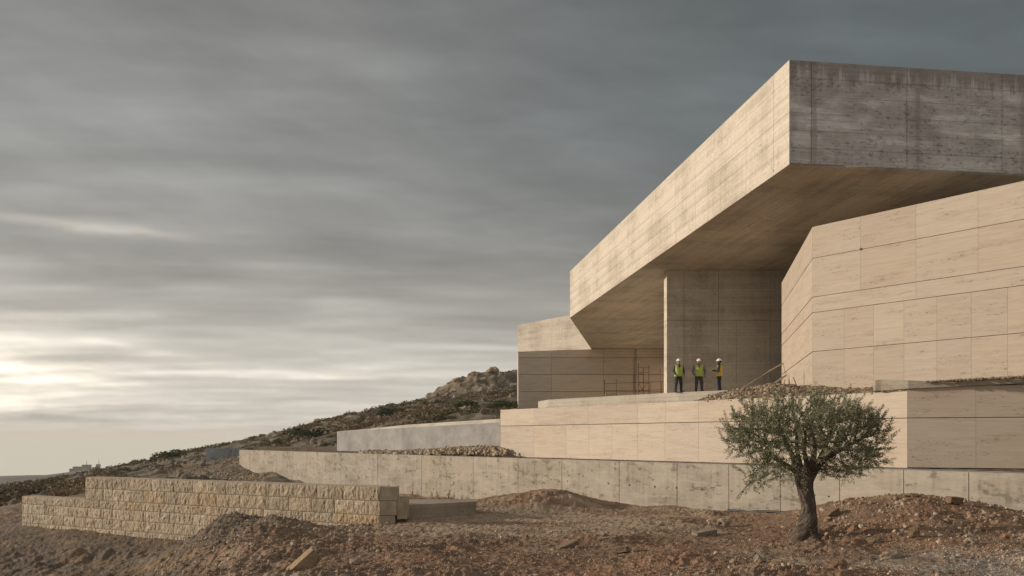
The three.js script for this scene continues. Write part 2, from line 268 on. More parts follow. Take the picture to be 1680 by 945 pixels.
// along the split stone wall and the gully to its left
sp(640, 858, 26.2); sp(700, 843, 28.5); sp(790, 835, 31); sp(520, 866, 27); sp(440, 868, 25.4); sp(376, 858, 27.6); sp(345, 873, 28); sp(310, 894, 29.6); sp(190, 881, 31.8); sp(36, 868, 34.6); sp(250, 889, 30.6);
sp(0, 904, 29.5); sp(0, 948, 25); sp(120, 948, 24); sp(200, 918, 27.2); sp(255, 930, 23.6); sp(272, 948, 20.6); sp(330, 915, 20.5); sp(400, 900, 20.5); sp(500, 915, 17.4); sp(380, 948, 14.4); sp(500, 948, 13.4); sp(450, 878, 23.5);
// behind the split wall, up the scrub slope
sp(36, 826, 46); sp(0, 836, 48); sp(0, 812, 75); sp(90, 812, 60); sp(140, 802, 62); sp(200, 800, 58); sp(393, 783, 73); sp(440, 787, 66); sp(300, 800, 50); sp(500, 808, 48); sp(600, 812, 44);
sp(345, 762, 80); sp(393, 757, 78); sp(330, 762, 86); sp(366, 745, 92); sp(285, 786, 76); sp(366, 772, 76);
// ridge line of the scrub hill
sp(0, 810, 128); sp(52, 804, 140); sp(101, 797, 150); sp(166, 784, 170); sp(233, 771, 168); sp(285, 761, 162); sp(324, 751, 156); sp(363, 736, 150); sp(420, 722, 142); sp(493, 703, 136);
sp(567, 687, 130); sp(632, 670, 124); sp(703, 658, 120); sp(780, 655, 118); sp(860, 652, 118); sp(200, 772, 110); sp(324, 762, 105); sp(430, 742, 96); sp(520, 728, 92); sp(600, 706, 90); sp(700, 690, 86); sp(800, 680, 84);
sv(500, 82, -1.6); sv(600, 76, -1.6); sv(700, 66, -1.9); sv(800, 56, -2.4);
sv(960, 60, -2.8); sv(1200, 50, -2.8); sv(1500, 40, -2.8); sv(1200, 90, -2); sv(1700, 60, -2.5); sv(1000, 100, 1);
sp(732, 642, 148); sp(748, 628, 150); sp(778, 619, 152); sp(811, 618, 154); sp(850, 616, 156); sp(780, 640, 138); sp(840, 640, 138); sp(718, 657, 142); sv(950, 150, 9);
// beyond the hill and outside the frame
sv(0, 190, -16); sv(166, 215, -12); sv(400, 200, -4); sv(630, 185, 0); sv(800, 210, 4); sv(1100, 200, 3); sv(1700, 190, -4);
for (const a of [-3.05, -2.4, -1.7, -1.15]) { for (const [r, y] of [[1.2, -1.75], [4, -1.9], [12, -2.6], [30, -5], [90, -9], [210, -18]]) survey.push([a * 1.4, Math.log(r), y]); }
for (const a of [1.0, 1.6, 2.3, 3.05]) { for (const [r, y] of [[1.2, -1.75], [4, -1.85], [12, -2.1], [30, -2.2], [90, -3.5], [210, -18]]) survey.push([a * 1.4, Math.log(r), y]); }
for (const a of [-0.5, 0, 0.5]) for (const [r, y] of [[1.2, -1.75], [4, -1.95], [9, -2.25]]) survey.push([a * 1.4, Math.log(r), y]);
const tps = (() => {
  const n = survey.length, m = n + 3, A = [], ker = (d2) => (d2 < 1e-9 ? 0 : d2 * Math.log(d2));
  for (let i = 0; i < m; i++) A.push(new Float64Array(m + 1));
  for (let i = 0; i < n; i++) {
    for (let j = 0; j < n; j++) A[i][j] = ker((survey[i][0] - survey[j][0]) ** 2 + (survey[i][1] - survey[j][1]) ** 2);
    A[i][i] += 0.0008; A[i][n] = A[n][i] = 1; A[i][n + 1] = A[n + 1][i] = survey[i][0]; A[i][n + 2] = A[n + 2][i] = survey[i][1]; A[i][m] = survey[i][2];
  }
  for (let c = 0; c < m; c++) {
    let p = c; for (let r = c + 1; r < m; r++) if (Math.abs(A[r][c]) > Math.abs(A[p][c])) p = r;
    [A[c], A[p]] = [A[p], A[c]];
    for (let r = c + 1; r < m; r++) { const f = A[r][c] / A[c][c]; if (f) for (let k = c; k <= m; k++) A[r][k] -= f * A[c][k]; }
  }
  const x = new Float64Array(m);
  for (let r = m - 1; r >= 0; r--) { let s = A[r][m]; for (let k = r + 1; k < m; k++) s -= A[r][k] * x[k]; x[r] = s / A[r][r]; }
  return (az, R) => { const a = az * 1.4, b = Math.log(R); let s = x[n] + x[n + 1] * a + x[n + 2] * b; for (let j = 0; j < n; j++) { const d2 = (a - survey[j][0]) ** 2 + (b - survey[j][1]) ** 2; if (d2 > 1e-9) s += x[j] * d2 * Math.log(d2); } return s; };
})();
// signed metres in front of the long wall (positive towards the camera)
const frontOfWall = (X, D) => { const l = lenP(LW0, LW1); return ((X - LW0[0]) * (LW1[1] - LW0[1]) - (D - LW0[1]) * (LW1[0] - LW0[0])) / l; };
const kinds = (X, D) => {      // what the surface is made of here, 0..1 each
  const px = CX + F * X / Math.max(D, 0.5), hill = sstep(38, 60, D) * (1 - sstep(500, 620, px) * (1 - sstep(70, 82, D)));
  const track = Math.exp(-(((X + 0.2) / 6.2) ** 4) - ((D - 26.5) / 5.5) ** 4);
  return { px, hill, track };
};
const lump = (x, z, f) => 1 - 2 * Math.abs(noise(x * f, z * f, 3.1 * f));
function rough(X, D, far = true) {
  const { hill, track, px } = kinds(X, D);
  let h = 0.13 * noise(X * 0.45, D * 0.45, 1.5) * (1 - 0.6 * track);
  const near = 1 - sstep(40, 70, D), clod = sstep(-0.05, 0.4, noise(X * 0.3 + 7, D * 0.3, 8.8)) * (1 - track) * mix(1, 0.2, sstep(-5.5, -8, X));
  if (near > 0) h += near * ((0.09 * lump(X, D, 0.9) + 0.07 * lump(X + 9, D, 2.7) + 0.035 * lump(X, D + 3, 6.5)) * (0.28 + 0.9 * clod) + 0.034 * noise(X * 5.6, D * 5.6, 2) + 0.018 * noise(X * 13, D * 13, 5));
  const tongue = (x0, d0, x1, d1, h, wl, wr) => { const f = clamp((D - d1) / (d0 - d1)), q = X - mix(x1, x0, f) - 0.5 * noise(D * 0.35, x0, 2); return D < d0 + 0.4 ? h * sstep(d1 - 1, d1 + 4, D) * Math.exp(-((q / (q < 0 ? wl : wr)) ** 2)) * sstep(d0 + 0.4, d0 - 1.5, D) : 0; };
  if (X < -3 && D < 29) { h += tongue(-10.1, 27.6, -8.6, 17.5, 0.42, 0.75, 1.6) + tongue(-7.9, 25.6, -5.3, 14.2, 0.38, 0.7, 1.5); h += 0.07 * sstep(-3, -5, X) * noise(X * 2.6 + D * 0.5, D * 0.4, 12) + 0.045 * sstep(-3, -5, X) * noise(X * 8 + D, D * 1.1, 13); }
  const gully = Math.exp(-(((X + 11) / 6) ** 2) - ((D - 24) / 6) ** 2);
  if (gully > 0.02) h += gully * 0.07 * noise((X * 0.8 + D * 0.6) * 1.3, (D * 0.8 - X * 0.6) * 0.35, 4);
  if (hill > 0) { const peak = D > 132 && px > 700 ? 1 : 0; h += hill * (1 - 0.7 * sstep(255, 290, px) * (1 - sstep(410, 470, px)) * sstep(54, 62, D) * (1 - sstep(88, 96, D))) * (0.45 * noise(X * 0.09, D * 0.09, 6) + 0.28 * lump(X, D, 0.28) + 0.14 * noise(X * 0.9, D * 0.9, 2)) * (px > 700 && D > 132 ? 1.5 : 1); h += peak * (0.42 * lump(X * 1.3, D * 0.5, 0.3) + 0.25 * lump(X + 5, D * 0.8, 0.7) + 0.12 * lump(X, D, 1.6) - 0.2); }
  return h;
}
const groundY = (X, D) => tps(Math.atan2(X, D), Math.hypot(X, D)) + rough(X, D);
{
  const az = [], R = [];
  const inA = Math.atan(-900 / F), inB = Math.atan(900 / F), N = 930;
  for (let i = 0; i < 22; i++) az.push(mix(-Math.PI, inA, (i / 22) ** 0.8));
  for (let i = 0; i <= N; i++) az.push(Math.atan(mix(-900, 900, i / N) / F));
  for (let i = 1; i <= 22; i++) az.push(mix(inB, Math.PI, 1 - ((22 - i) / 22) ** 0.8));
  for (let i = 0; i < 14; i++) R.push(1.2 * (7 / 1.2) ** (i / 14)); for (let r = 7; r < 13.6; r *= 1.012) R.push(r);
  for (let y = 984; y > 800; y -= 1.15) R.push(2.95 * F / (y - HY + 5));
  { let r = R[R.length - 1]; while (r < 215) { r *= 1 + 0.0045 + 0.003 * sstep(60, 160, r); R.push(r); } }
  const nA = az.length, nR = R.length, pos = new Float32Array(nA * nR * 3), col = new Float32Array(nA * nR * 3), uv = new Float32Array(nA * nR * 2), idx = [];
  for (let j = 0; j < nR; j++) for (let i = 0; i < nA; i++) {
    const X = Math.sin(az[i]) * R[j], D = Math.cos(az[i]) * R[j], o = j * nA + i, Y = tps(az[i], R[j]) + rough(X, D);
    pos[o * 3] = X; pos[o * 3 + 1] = Y + EYE; pos[o * 3 + 2] = -D; uv[o * 2] = X; uv[o * 2 + 1] = D;
    const { hill, track, px } = kinds(X, D), a = fbm(X * 0.28, D * 0.28, 4, 2.2), b = fbm(X * 0.9 + 5, D * 0.9, 4, 7.7), q = fbm(X * 0.12 + 30, D * 0.12, 3, 1.1);
    let c = mixc([0.185, 0.108, 0.064], [0.152, 0.099, 0.064], sstep(-0.5, 0.5, a));
    c = mixc(c, [0.275, 0.205, 0.143], sstep(0.0, 0.8, b * 0.7 + a * 0.4 + 0.55 * track + (D > 27 ? 0.3 : 0)));
    c = mixc(c, [0.235, 0.21, 0.18], 0.85 * sstep(0.2, 0.75, b * 0.5 + 0.95 * Math.exp(-(((X - 9.5) / 2.8) ** 2) - ((D - 14.8) / 2.2) ** 2)));     // pale gravel, right foreground
    c = mixc(c, [0.195, 0.108, 0.062], 0.7 * sstep(0.25, 0.7, b * 0.4 + 0.8 * Math.exp(-(((X - 0.5) / 4.5) ** 2) - ((D - 15.5) / 2.6) ** 2)));       // red earth, centre
    const left = sstep(-6, -8.5, X) * (1 - sstep(34, 44, D));
    c = mixc(c, mixc([0.112, 0.086, 0.062], [0.17, 0.108, 0.056], sstep(0.1, 0.55, b + 0.4 * a)), 0.9 * left);
    if (hill > 0) {
      let hc = mixc([0.17, 0.138, 0.096], [0.115, 0.10, 0.066], sstep(-0.3, 0.4, fbm(X * 0.1, D * 0.1, 4, 15)));
      hc = mixc(hc, [0.24, 0.205, 0.158], sstep(0.22, 0.55, fbm(X * 0.35, D * 0.35, 4, 19)));
      if (D > 128 && px > 705) hc = mixc([0.24, 0.195, 0.138], [0.12, 0.092, 0.06], sstep(-0.25, 0.35, fbm(X * 0.2 + D * 0.1, D * 0.22, 4, 23)));
      if (px > 270 && px < 400 && D > 64 && D < 84) hc = mixc([0.17, 0.14, 0.10], [0.22, 0.19, 0.15], sstep(-0.2, 0.4, q + a * 0.5));
      c = mixc(c, hc, hill);
    }
    col.set(c.map((x) => x * mix(1.95, 1.5, hill)), o * 3);
  }
  for (let j = 0; j + 1 < nR; j++) for (let i = 0; i + 1 < nA; i++) { const a = j * nA + i, b = a + 1, c = a + nA, d = c + 1; idx.push(a, b, d, a, d, c); }
  const g = new THREE.BufferGeometry();
  g.setAttribute('position', new THREE.BufferAttribute(pos, 3)); g.setAttribute('color', new THREE.BufferAttribute(col, 3)); g.setAttribute('uv', new THREE.BufferAttribute(uv, 2)); g.setIndex(idx); g.computeVertexNormals();
  struct('ground', g, std(T.earth, T.earthB, 0.09, [1, 1, 1], 0.97, { vertexColors: true }), 'bare reddish brown building site earth with gravel, rising to a scrub hill');
}
// far land: falls away below the hill, one low ridge on the left
const ridgeX = (px, D) => (px - CX) / F * D;
function farY(az, R) {
  const px = CX + F * Math.tan(clamp(az, -1.2, 1.2));
  let y = ramp(R, [[180, -24], [300, -17], [600, -29.5], [950, -41], [1300, -53.5], [1420, -100], [1600, -220]]);
  y += 5 * Math.exp(-(((px - 165) / 75) ** 2) - ((R - 1000) / 200) ** 2) * (R < 1300 ? 1 : 0.6);
  y += 4.5 * Math.exp(-(((px - 230) / 120) ** 2) - ((R - 1050) / 230) ** 2);
  return y + 1.6 * noise(R * Math.sin(az) * 0.012, R * Math.cos(az) * 0.012, 5) * sstep(200, 420, R) + 3 * noise(R * Math.sin(az) * 0.004, R * Math.cos(az) * 0.004, 9) * sstep(300, 900, R);
}
{
  const nA = 420, nR = 110, pos = [], col = [], uv = [], idx = [];
  for (let j = 0; j < nR; j++) for (let i = 0; i <= nA; i++) {
    const t = i / nA, az = t < 0.12 ? mix(-Math.PI, -0.75, t / 0.12) : t < 0.8 ? mix(-0.75, 0.1, (t - 0.12) / 0.68) : mix(0.1, Math.PI, (t - 0.8) / 0.2), R = 180 * (1600 / 180) ** (j / (nR - 1)), X = R * Math.sin(az), D = R * Math.cos(az);
    pos.push(X, farY(az, R) + EYE, -D); uv.push(X * 0.1, D * 0.1);
    const n = fbm(X * 0.014, D * 0.03, 4, 3), c = mixc([0.20, 0.18, 0.14], [0.09, 0.085, 0.06], sstep(-0.25, 0.3, n)); col.push(...c);
  }
  for (let j = 0; j + 1 < nR; j++) for (let i = 0; i < nA; i++) { const a = j * (nA + 1) + i, b = a + 1, c = a + nA + 1, d = c + 1; idx.push(a, b, d, a, d, c); }
  const g = new THREE.BufferGeometry();
  g.setAttribute('position', new THREE.Float32BufferAttribute(pos, 3)); g.setAttribute('color', new THREE.Float32BufferAttribute(col, 3)); g.setAttribute('uv', new THREE.Float32BufferAttribute(uv, 2)); g.setIndex(idx); g.computeVertexNormals();
  struct('far_hills', g, std(T.earth, null, 0, [1, 1, 1], 1, { vertexColors: true }), 'hazy low ridge far off on the left');
}

// ---------------------------------------------------------------- the concrete building with its great cantilever
const K1 = 1.0965, SOF = 10.04 * K1, TOPB = 13.88 * K1, DECK = 2.55;
const [bA, bB, bC, bE, bF] = [[10.15, 28.07], [4.80, 63.5], [8.8, 85.3], [40, 31.8], [40, 92]].map((p) => [p[0] * K1, p[1] * K1]);
{
  const base = W(12, 2.0, 50), t = thing('concrete_building', 'raw concrete building with a huge cantilevered roof beam over a sheltered forecourt', 'building', base);
  const inset = (d) => { const c = [18, 60]; return [bA, bE, bF, bC, bB].map((p) => { const l = lenP(p, c); return lerpP(p, c, d / l); }); };
  const core = part('roof_beam', prism(inset(0.12), SOF + 0.07, TOPB - 0.012, base), M.core, t);
  const rowY = (n) => Array.from({ length: n }, (_, i) => [SOF + (TOPB - SOF) * i / n, SOF + (TOPB - SOF) * (i + 1) / n]);
  // long lit flank: near corner is its right end
  const flank = [973, 1031, 1076, 1108, 1141, 1183, 1224, 1269].map((px) => along(bB, bA, px));
  panels(core, base, bB, bA, rowY(6).map(([a, b]) => [a, b, flank]), M.conc, { d: 0.1, gh: 0.007, gv: 0.014, c: 0.004, face: [3, SOF] });
  // stained end face
  const endCuts = [1331, 1488, 1644].map((px) => along(bA, bE, px)).concat([15.5, 20, 25]);
  panels(core, base, bA, bE, rowY(6).map(([a, b]) => [a, b, endCuts]), M.end, { d: 0.1, gh: 0.008, gv: 0.018, c: 0.004, face: [0, SOF] });
  // soffit boards, laid along the beam and cut to its outline
  const outline = [bA, bE, bF, bC, bB], ax = [(bB[0] - bA[0]) / lenP(bA, bB), (bB[1] - bA[1]) / lenP(bA, bB)], bx = [ax[1], -ax[0]];
  const clip = (poly) => {
    for (let i = 0; i < outline.length; i++) {
      const a = outline[i], b = outline[(i + 1) % outline.length], out = [], side = (p) => (b[0] - a[0]) * (p[1] - a[1]) - (b[1] - a[1]) * (p[0] - a[0]);
      for (let k = 0; k < poly.length; k++) { const p = poly[k], q = poly[(k + 1) % poly.length], sp_ = side(p), sq = side(q); if (sp_ >= 0) out.push(p); if ((sp_ >= 0) !== (sq >= 0)) out.push(lerpP(p, q, sp_ / (sp_ - sq))); }
      poly = out; if (poly.length < 3) return null;
    }
    return poly;
  };
  const st = rng(5);
  for (let v = 0; v < 30; v += 2.4) for (let u = -6 + st() * 2, n = 0; u < 70; u += 7.2, n++) {
    const g = 0.009, c = (s, w) => [bA[0] + ax[0] * s + bx[0] * w, bA[1] + ax[1] * s + bx[1] * w];
    const poly = clip([c(u + g, v + g), c(u + g, v + 2.4 - g), c(u + 7.2 - g, v + 2.4 - g), c(u + 7.2 - g, v + g)]) || clip([c(u + g, v + g), c(u + 7.2 - g, v + g), c(u + 7.2 - g, v + 2.4 - g), c(u + g, v + 2.4 - g)]);
    if (!poly) continue;
    const geo = prism(poly, SOF, SOF + 0.068, base), uv = geo.attributes.uv, pos = geo.attributes.position, o1 = st() * 40, o2 = st() * 40;
    for (let i = 0; i < uv.count; i++) { const x = pos.getX(i) + base.x - bA[0], d = -(pos.getZ(i) + base.z) - bA[1]; uv.setXY(i, 0.3 + x * ax[0] + d * ax[1], 0.7 + x * bx[0] + d * bx[1]); }
    part('soffit_panel', geo, M.soffit[Math.floor(st() * 4)], core);
  }
  // great pier under the beam: a wall facing the camera
  const pD = 45.6 * K1, pL = at(1094, pD), pR = [20, pD];
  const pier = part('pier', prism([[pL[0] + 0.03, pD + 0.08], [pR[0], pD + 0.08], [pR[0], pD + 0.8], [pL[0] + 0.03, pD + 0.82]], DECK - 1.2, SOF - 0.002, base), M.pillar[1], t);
  const pc = [1122, 1179, 1208, 1264].map((px) => along(pL, pR, px));
  const py = [DECK - 1.2, lvl(525.5, pD), SOF - 0.004];
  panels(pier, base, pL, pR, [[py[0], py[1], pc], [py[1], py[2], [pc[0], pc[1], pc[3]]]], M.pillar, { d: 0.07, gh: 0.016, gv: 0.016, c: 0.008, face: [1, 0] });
  panels(pier, base, [pL[0] - 0.02, pD + 0.85], [pL[0] - 0.001, pD + 0.01], [[py[0], py[1], []], [py[1], py[2], []]], M.conc, { d: 0.03, gh: 0.008, c: 0.003 });
  // unseen wall added behind the pier, bouncing low sun onto rear wall and soffit
  const iA = [10.75, 51.4], iB = [19.6, 93.3], bounceWall = part('bounce_wall', prism([[iA[0] + 0.07, iA[1]], [iB[0] + 0.07, iB[1]], [iB[0] + 0.5, iB[1]], [iA[0] + 0.5, iA[1]]], DECK - 1, SOF - 0.006, base), M.core, t);
  panels(bounceWall, base, iB, iA, [[DECK - 1, 6.4, [8, 16, 24, 32]], [6.4, SOF - 0.008, [8, 16, 24, 32]]], M.conc, { d: 0.06, gh: 0.008, gv: 0.008, face: [0, 0] });
  // rear wall in shade, with its lit parapet
  const rD = 85.3 * K1, rL = [0.68 * K1, rD], rR = [24, rD - 0.2];
  const rear = part('rear_wall', prism([[rL[0] + 0.1, rD + 0.06], [rR[0], rD + 0.06], [rR[0], rD + 6], [rL[0] + 0.1, rD + 6]], 0.5, (X) => (X < 9.7 ? 10.55 : SOF - 0.006), base), M.core, t);
  const rc = [905, 990, 1045].map((px) => along(rL, rR, px)), ry = [30, 50, 77.5, 105.5, 133, 143].map((h) => h * rD / F);
  panels(rear, base, rL, rR, ry.slice(0, -1).map((y, i) => [y, ry[i + 1], rc.concat([14, 18.5])]), M.trav, { gh: 0.05, gv: 0.02, c: 0.01 });
  for (const m of rear.children) if (m.position.y + base.y - EYE > 9) { const q = m.geometry.attributes.position, x0 = m.position.x + base.x; for (let n = 0; n < q.count; n++) if (q.getY(n) > 0.3) q.setY(n, q.getY(n) + Math.min(0.36, 0.037 * (x0 + q.getX(n)))); m.geometry.computeVertexNormals(); }
  panels(rear, base, [rL[0] - 0.06, rD + 5.4], [rL[0] - 0.002, rD + 0.02], [[ry[0], ry[5], []]], M.conc, { d: 0.05 });
  // parapet: a wedge whose lit face turns towards the sun, lower edge falling and upper edge rising to the right
  const PL = 11.9, qR = [9.66, 93.45], qL = [qR[0] - 0.75 * PL, qR[1] + 0.66 * PL], lowY = () => 10.2, topY = (s) => 15.02 + 0.05 * s;
  { const o = [], f = (s, d, y) => W(qL[0] + 0.75 * s + 0.66 * d, y, qL[1] - 0.66 * s + 0.75 * d).sub(base), uv4 = [[0, 0], [PL, 0], [PL, 3], [0, 3]];
    const a = f(0.1, 0.08, lowY(0)), b = f(PL, 0.08, lowY(PL)), c = f(PL, 0.08, topY(PL) - 0.01), d = f(0.1, 0.08, topY(0) - 0.01), a2 = f(0.1, 5, lowY(0)), b2 = f(PL, 5, lowY(PL)), c2 = f(PL, 5, topY(PL) - 0.01), d2 = f(0.1, 5, topY(0) - 0.01);
    quad(o, a, b, c, d, ...uv4); quad(o, b, b2, c2, c, ...uv4); quad(o, b2, a2, d2, c2, ...uv4); quad(o, a2, a, d, d2, ...uv4); quad(o, d, c, c2, d2, ...uv4); quad(o, a2, b2, b, a, ...uv4);
    const par = part('parapet', soup(o), M.core, t), cuts = [0, ...[873, 905, 930, 955].map((px) => along(qL, qR, px)), PL], th = Math.atan2(-0.66, 0.75);
    for (let i = 0; i + 1 < cuts.length; i++) for (let k = 0; k < 4; k++) {
      const s0 = cuts[i] + (i ? 0.004 : 0), w = cuts[i + 1] - cuts[i] - 0.008, g = panelGeo(w, 1, 0.07, 0.005, s0, 0), p = g.attributes.position, uv = g.attributes.uv;
      for (let n = 0; n < p.count; n++) { const s = s0 + p.getX(n), y = mix(lowY(s), topY(s), (k + p.getY(n) * 0.996) / 4); p.setY(n, y - lowY(s0)); uv.setY(n, y); }
      g.computeVertexNormals();
      const m = part('panel', g, M.conc[(i + k) % 3], par); m.position.copy(W(qL[0] + 0.75 * s0, lowY(s0), qL[1] - 0.66 * s0).sub(base)); m.rotation.y = th;
    } }
}

// ---------------------------------------------------------------- travertine block in front of the pier
{
  const cR = [22.63, 22.75], c0 = [13.17, 33.6], cB = [16.0, 45.5], base = W(14, 2, 34);
  const t = thing('stone_clad_block', 'tall travertine clad block with wedge shaped corner beside the concrete pier', 'building', base);
  const core = part('core', prism([[c0[0] + 0.09, c0[1] + 0.02], [cR[0] + 0.05, cR[1] + 0.05], [40, 30], [40, 52], [cB[0] + 0.06, cB[1] + 0.1]].map((p, i) => (i === 0 ? [c0[0] + 0.07, c0[1] + 0.06] : p)), 1.2, 9.24, base), M.joint, t);
  part('bounce_roof', prism([[c0[0] + 0.2, c0[1] + 0.3], [cR[0], cR[1] + 0.4], [39, 30.4], [39, 51], [cB[0] + 0.3, cB[1]]], 9.242, 9.29, base), M.conc[1], t);  // pale lid out of view, added to bounce sun up to the soffit
  const Y = [632 + 22, 577, 513, 487.5, 424, 372].map((y) => lvl(y, c0[1]));
  const cuts = [[1385, 1433, 1483, 1537, 1593.6, 1653], [1385, 1433, 1483, 1537, 1593.6, 1653], [1503], [1411.6, 1502.6, 1604.6], [1411.6, 1502.6, 1604.6]].map((r) => r.map((px) => along(c0, cR, px)).concat([9.3, 11.5, 13]));
  panels(t, base, c0, cR, Y.slice(0, -1).map((y, i) => [y, Y[i + 1], cuts[i]]), M.block, { gh: 0.02, gv: 0.004, c: 0.002 });
  panels(t, base, cB, [c0[0] - 0.004, c0[1] + 0.012], Y.slice(0, -1).map((y, i) => [y, Y[i + 1], []]), M.block, { gh: 0.034, gv: 0.014, c: 0.004 });
  const hs = along(c0, cR, 1412.5) / lenP(c0, cR), hp = lerpP(c0, cR, hs), hole = new THREE.CylinderGeometry(0.055, 0.04, 0.03, 14); hole.rotateX(Math.PI / 2); hole.rotateY(Math.atan2(cR[1] - c0[1], cR[0] - c0[0]));
  { const q = W(hp[0] - 0.012, lvl(424, c0[1]) + 0.012 + 0.1 * 0, hp[1] - 0.01).sub(base); hole.translate(q.x, q.y, q.z); part('anchor_socket', hole, M.pipe, t); }
  // thin grey shapes painted as cast shadows, low on the narrow face
  const r = rng(8), L = lenP(cB, c0), shadowGrey = plain(0.20, 0.185, 0.17, 0.9), th = Math.atan2(c0[1] - cB[1], c0[0] - cB[0]);
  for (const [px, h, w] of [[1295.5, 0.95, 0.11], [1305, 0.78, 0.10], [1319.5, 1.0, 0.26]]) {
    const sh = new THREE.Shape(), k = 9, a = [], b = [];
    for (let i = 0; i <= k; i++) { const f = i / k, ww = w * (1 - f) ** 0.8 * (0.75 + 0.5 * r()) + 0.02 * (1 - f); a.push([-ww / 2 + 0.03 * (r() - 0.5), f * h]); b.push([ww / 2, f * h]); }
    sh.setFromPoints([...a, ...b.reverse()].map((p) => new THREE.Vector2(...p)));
    const g = new THREE.ExtrudeGeometry(sh, { depth: 0.003, bevelEnabled: false }), s = along(cB, c0, px) / L, p = lerpP(cB, c0, s), m = part('painted_shadow', g, shadowGrey, t);
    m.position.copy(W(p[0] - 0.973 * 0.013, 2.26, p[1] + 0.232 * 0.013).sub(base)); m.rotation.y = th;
  }
}

// ---------------------------------------------------------------- travertine terrace wall
const TW0 = [-0.71, 47.2], TW1 = [14.8, 28.7], TWS = [25, 25.6], TT = 1.8, TB = -1.1;
const tTop = (X) => TT + 0.05 * clamp((X + 0.7) / 15);
{
  const base = W(7, TB, 38), t = thing('travertine_terrace_wall', 'long pale travertine terrace wall in two courses, behind the olive tree', 'wall', base);
  part('core', prism([[TW0[0] + 0.1, TW0[1] + 0.02], [TW1[0] - 0.02, TW1[1] + 0.08], [TWS[0], TWS[1] + 0.08], [TWS[0], TWS[1] + 0.6], [TW1[0] + 0.2, TW1[1] + 0.8], [TW0[0] + 0.55, TW0[1] + 0.45]], TB, TT - 0.01, base), M.joint, t);
  const J = 0.78, top = [876, 965, 1046, 1092, 1146, 1252, 1368], bot = [876, 929, 966, 1004, 1046, 1091, 1146, 1205, 1290, 1368, 1430];
  const c = (l) => l.map((px) => along(TW0, TW1, px));
  panels(t, base, TW0, TW1, [[TB, J, c(bot)], [J, TT, c(top)]], M.trav, { gh: 0.03, gv: 0.005, c: 0.003 });
  const sideC = [1601].map((px) => along(TW1, TWS, px)).concat([6.6]);
  panels(t, base, [TW1[0] + 0.012, TW1[1] + 0.002], TWS, [[TB + 0.02, J, sideC], [J, TT + 0.15, sideC]], M.trav, { gh: 0.026, gv: 0.01, c: 0.004 });
  part('end_panel', prism([[TW0[0] - 0.02, TW0[1] + 0.03], [TW0[0] + 0.07, TW0[1] + 0.03], [TW0[0] + 0.5, TW0[1] + 0.5], [TW0[0] + 0.42, TW0[1] + 0.56]], TB, TT - 0.004, base), M.trav[0], t);
}

// ---------------------------------------------------------------- long concrete retaining wall
{
  const base = W(-5, -3.6, 50), t = thing('concrete_retaining_wall', 'long weathered concrete retaining wall with tie holes, below the travertine terrace', 'wall', base);
  const L = lenP(LW0, LW1), n = [(LW1[1] - LW0[1]) / L, -(LW1[0] - LW0[0]) / L], off = (p, d) => [p[0] - n[0] * d, p[1] - n[1] * d];   // n points to the front
  part('core', prism([off(LW0, 0.07), off(LW1, 0.07), off(LW1, 0.45), off(LW0, 0.45)].map((p, i) => (i === 0 || i === 3 ? [p[0] + 0.03, p[1] - 0.03] : p)), -5, -1.112, base), M.grey[2], t);
  const cuts = [409.7, 453.3, 503.6, 558, 619.5, 691.5, 776.4, 850, 922, 1016, 1111, 1196, 1280.5, 1378, 1483, 1590, 1690].map((px) => along(LW0, LW1, px));
  const s = [0, ...cuts, L], r = rng(31), wr = rng(32);
  for (let i = 0; i + 1 < s.length; i++) panels(t, base, lerpP(LW0, LW1, s[i] / L), lerpP(LW0, LW1, (s[i + 1] - 0.016) / L), [[-4.9, -1.10 + 0.012 * (r() - 0.5), []]], M.wall, { d: 0.08, gh: 0, c: 0.012, face: [s[i], -4.9] });
  part('coping', prism([off(LW0, 0.085), off(LW1, 0.085), off(LW1, 0.46), off(LW0, 0.46)], -1.112, -1.095, base), M.grey[0], t);
  part('end_face', prism([off(LW0, 0.002), off(LW0, 0.46), off([LW0[0] - 0.03, LW0[1] + 0.036], 0.46), off([LW0[0] - 0.03, LW0[1] + 0.036], 0.002)], -5, -1.1, base), M.wall[0], t);
  const plugs = [], th = Math.atan2(LW1[1] - LW0[1], LW1[0] - LW0[0]);
  for (let d = 0.7; d < L; d += 1.42) for (const y of [-2.22, -3.3]) {
    const p = lerpP(LW0, LW1, (d + (wr() - 0.5) * 0.2) / L), rad = 0.028 + 0.022 * wr(), g = new THREE.CylinderGeometry(rad, rad * 0.8, 0.012, 10), q = W(p[0] + n[0] * 0.002, y + (wr() - 0.5) * 0.05, p[1] + n[1] * 0.002).sub(base);
    g.rotateX(Math.PI / 2); g.rotateY(th); g.translate(q.x, q.y, q.z); if (wr() > 0.15) plugs.push(g);
  }
  const tp = part('tie_hole', mergeGeometries(plugs), plain(0.045, 0.038, 0.03, 0.95), t); tp.userData.kind = 'stuff';
}

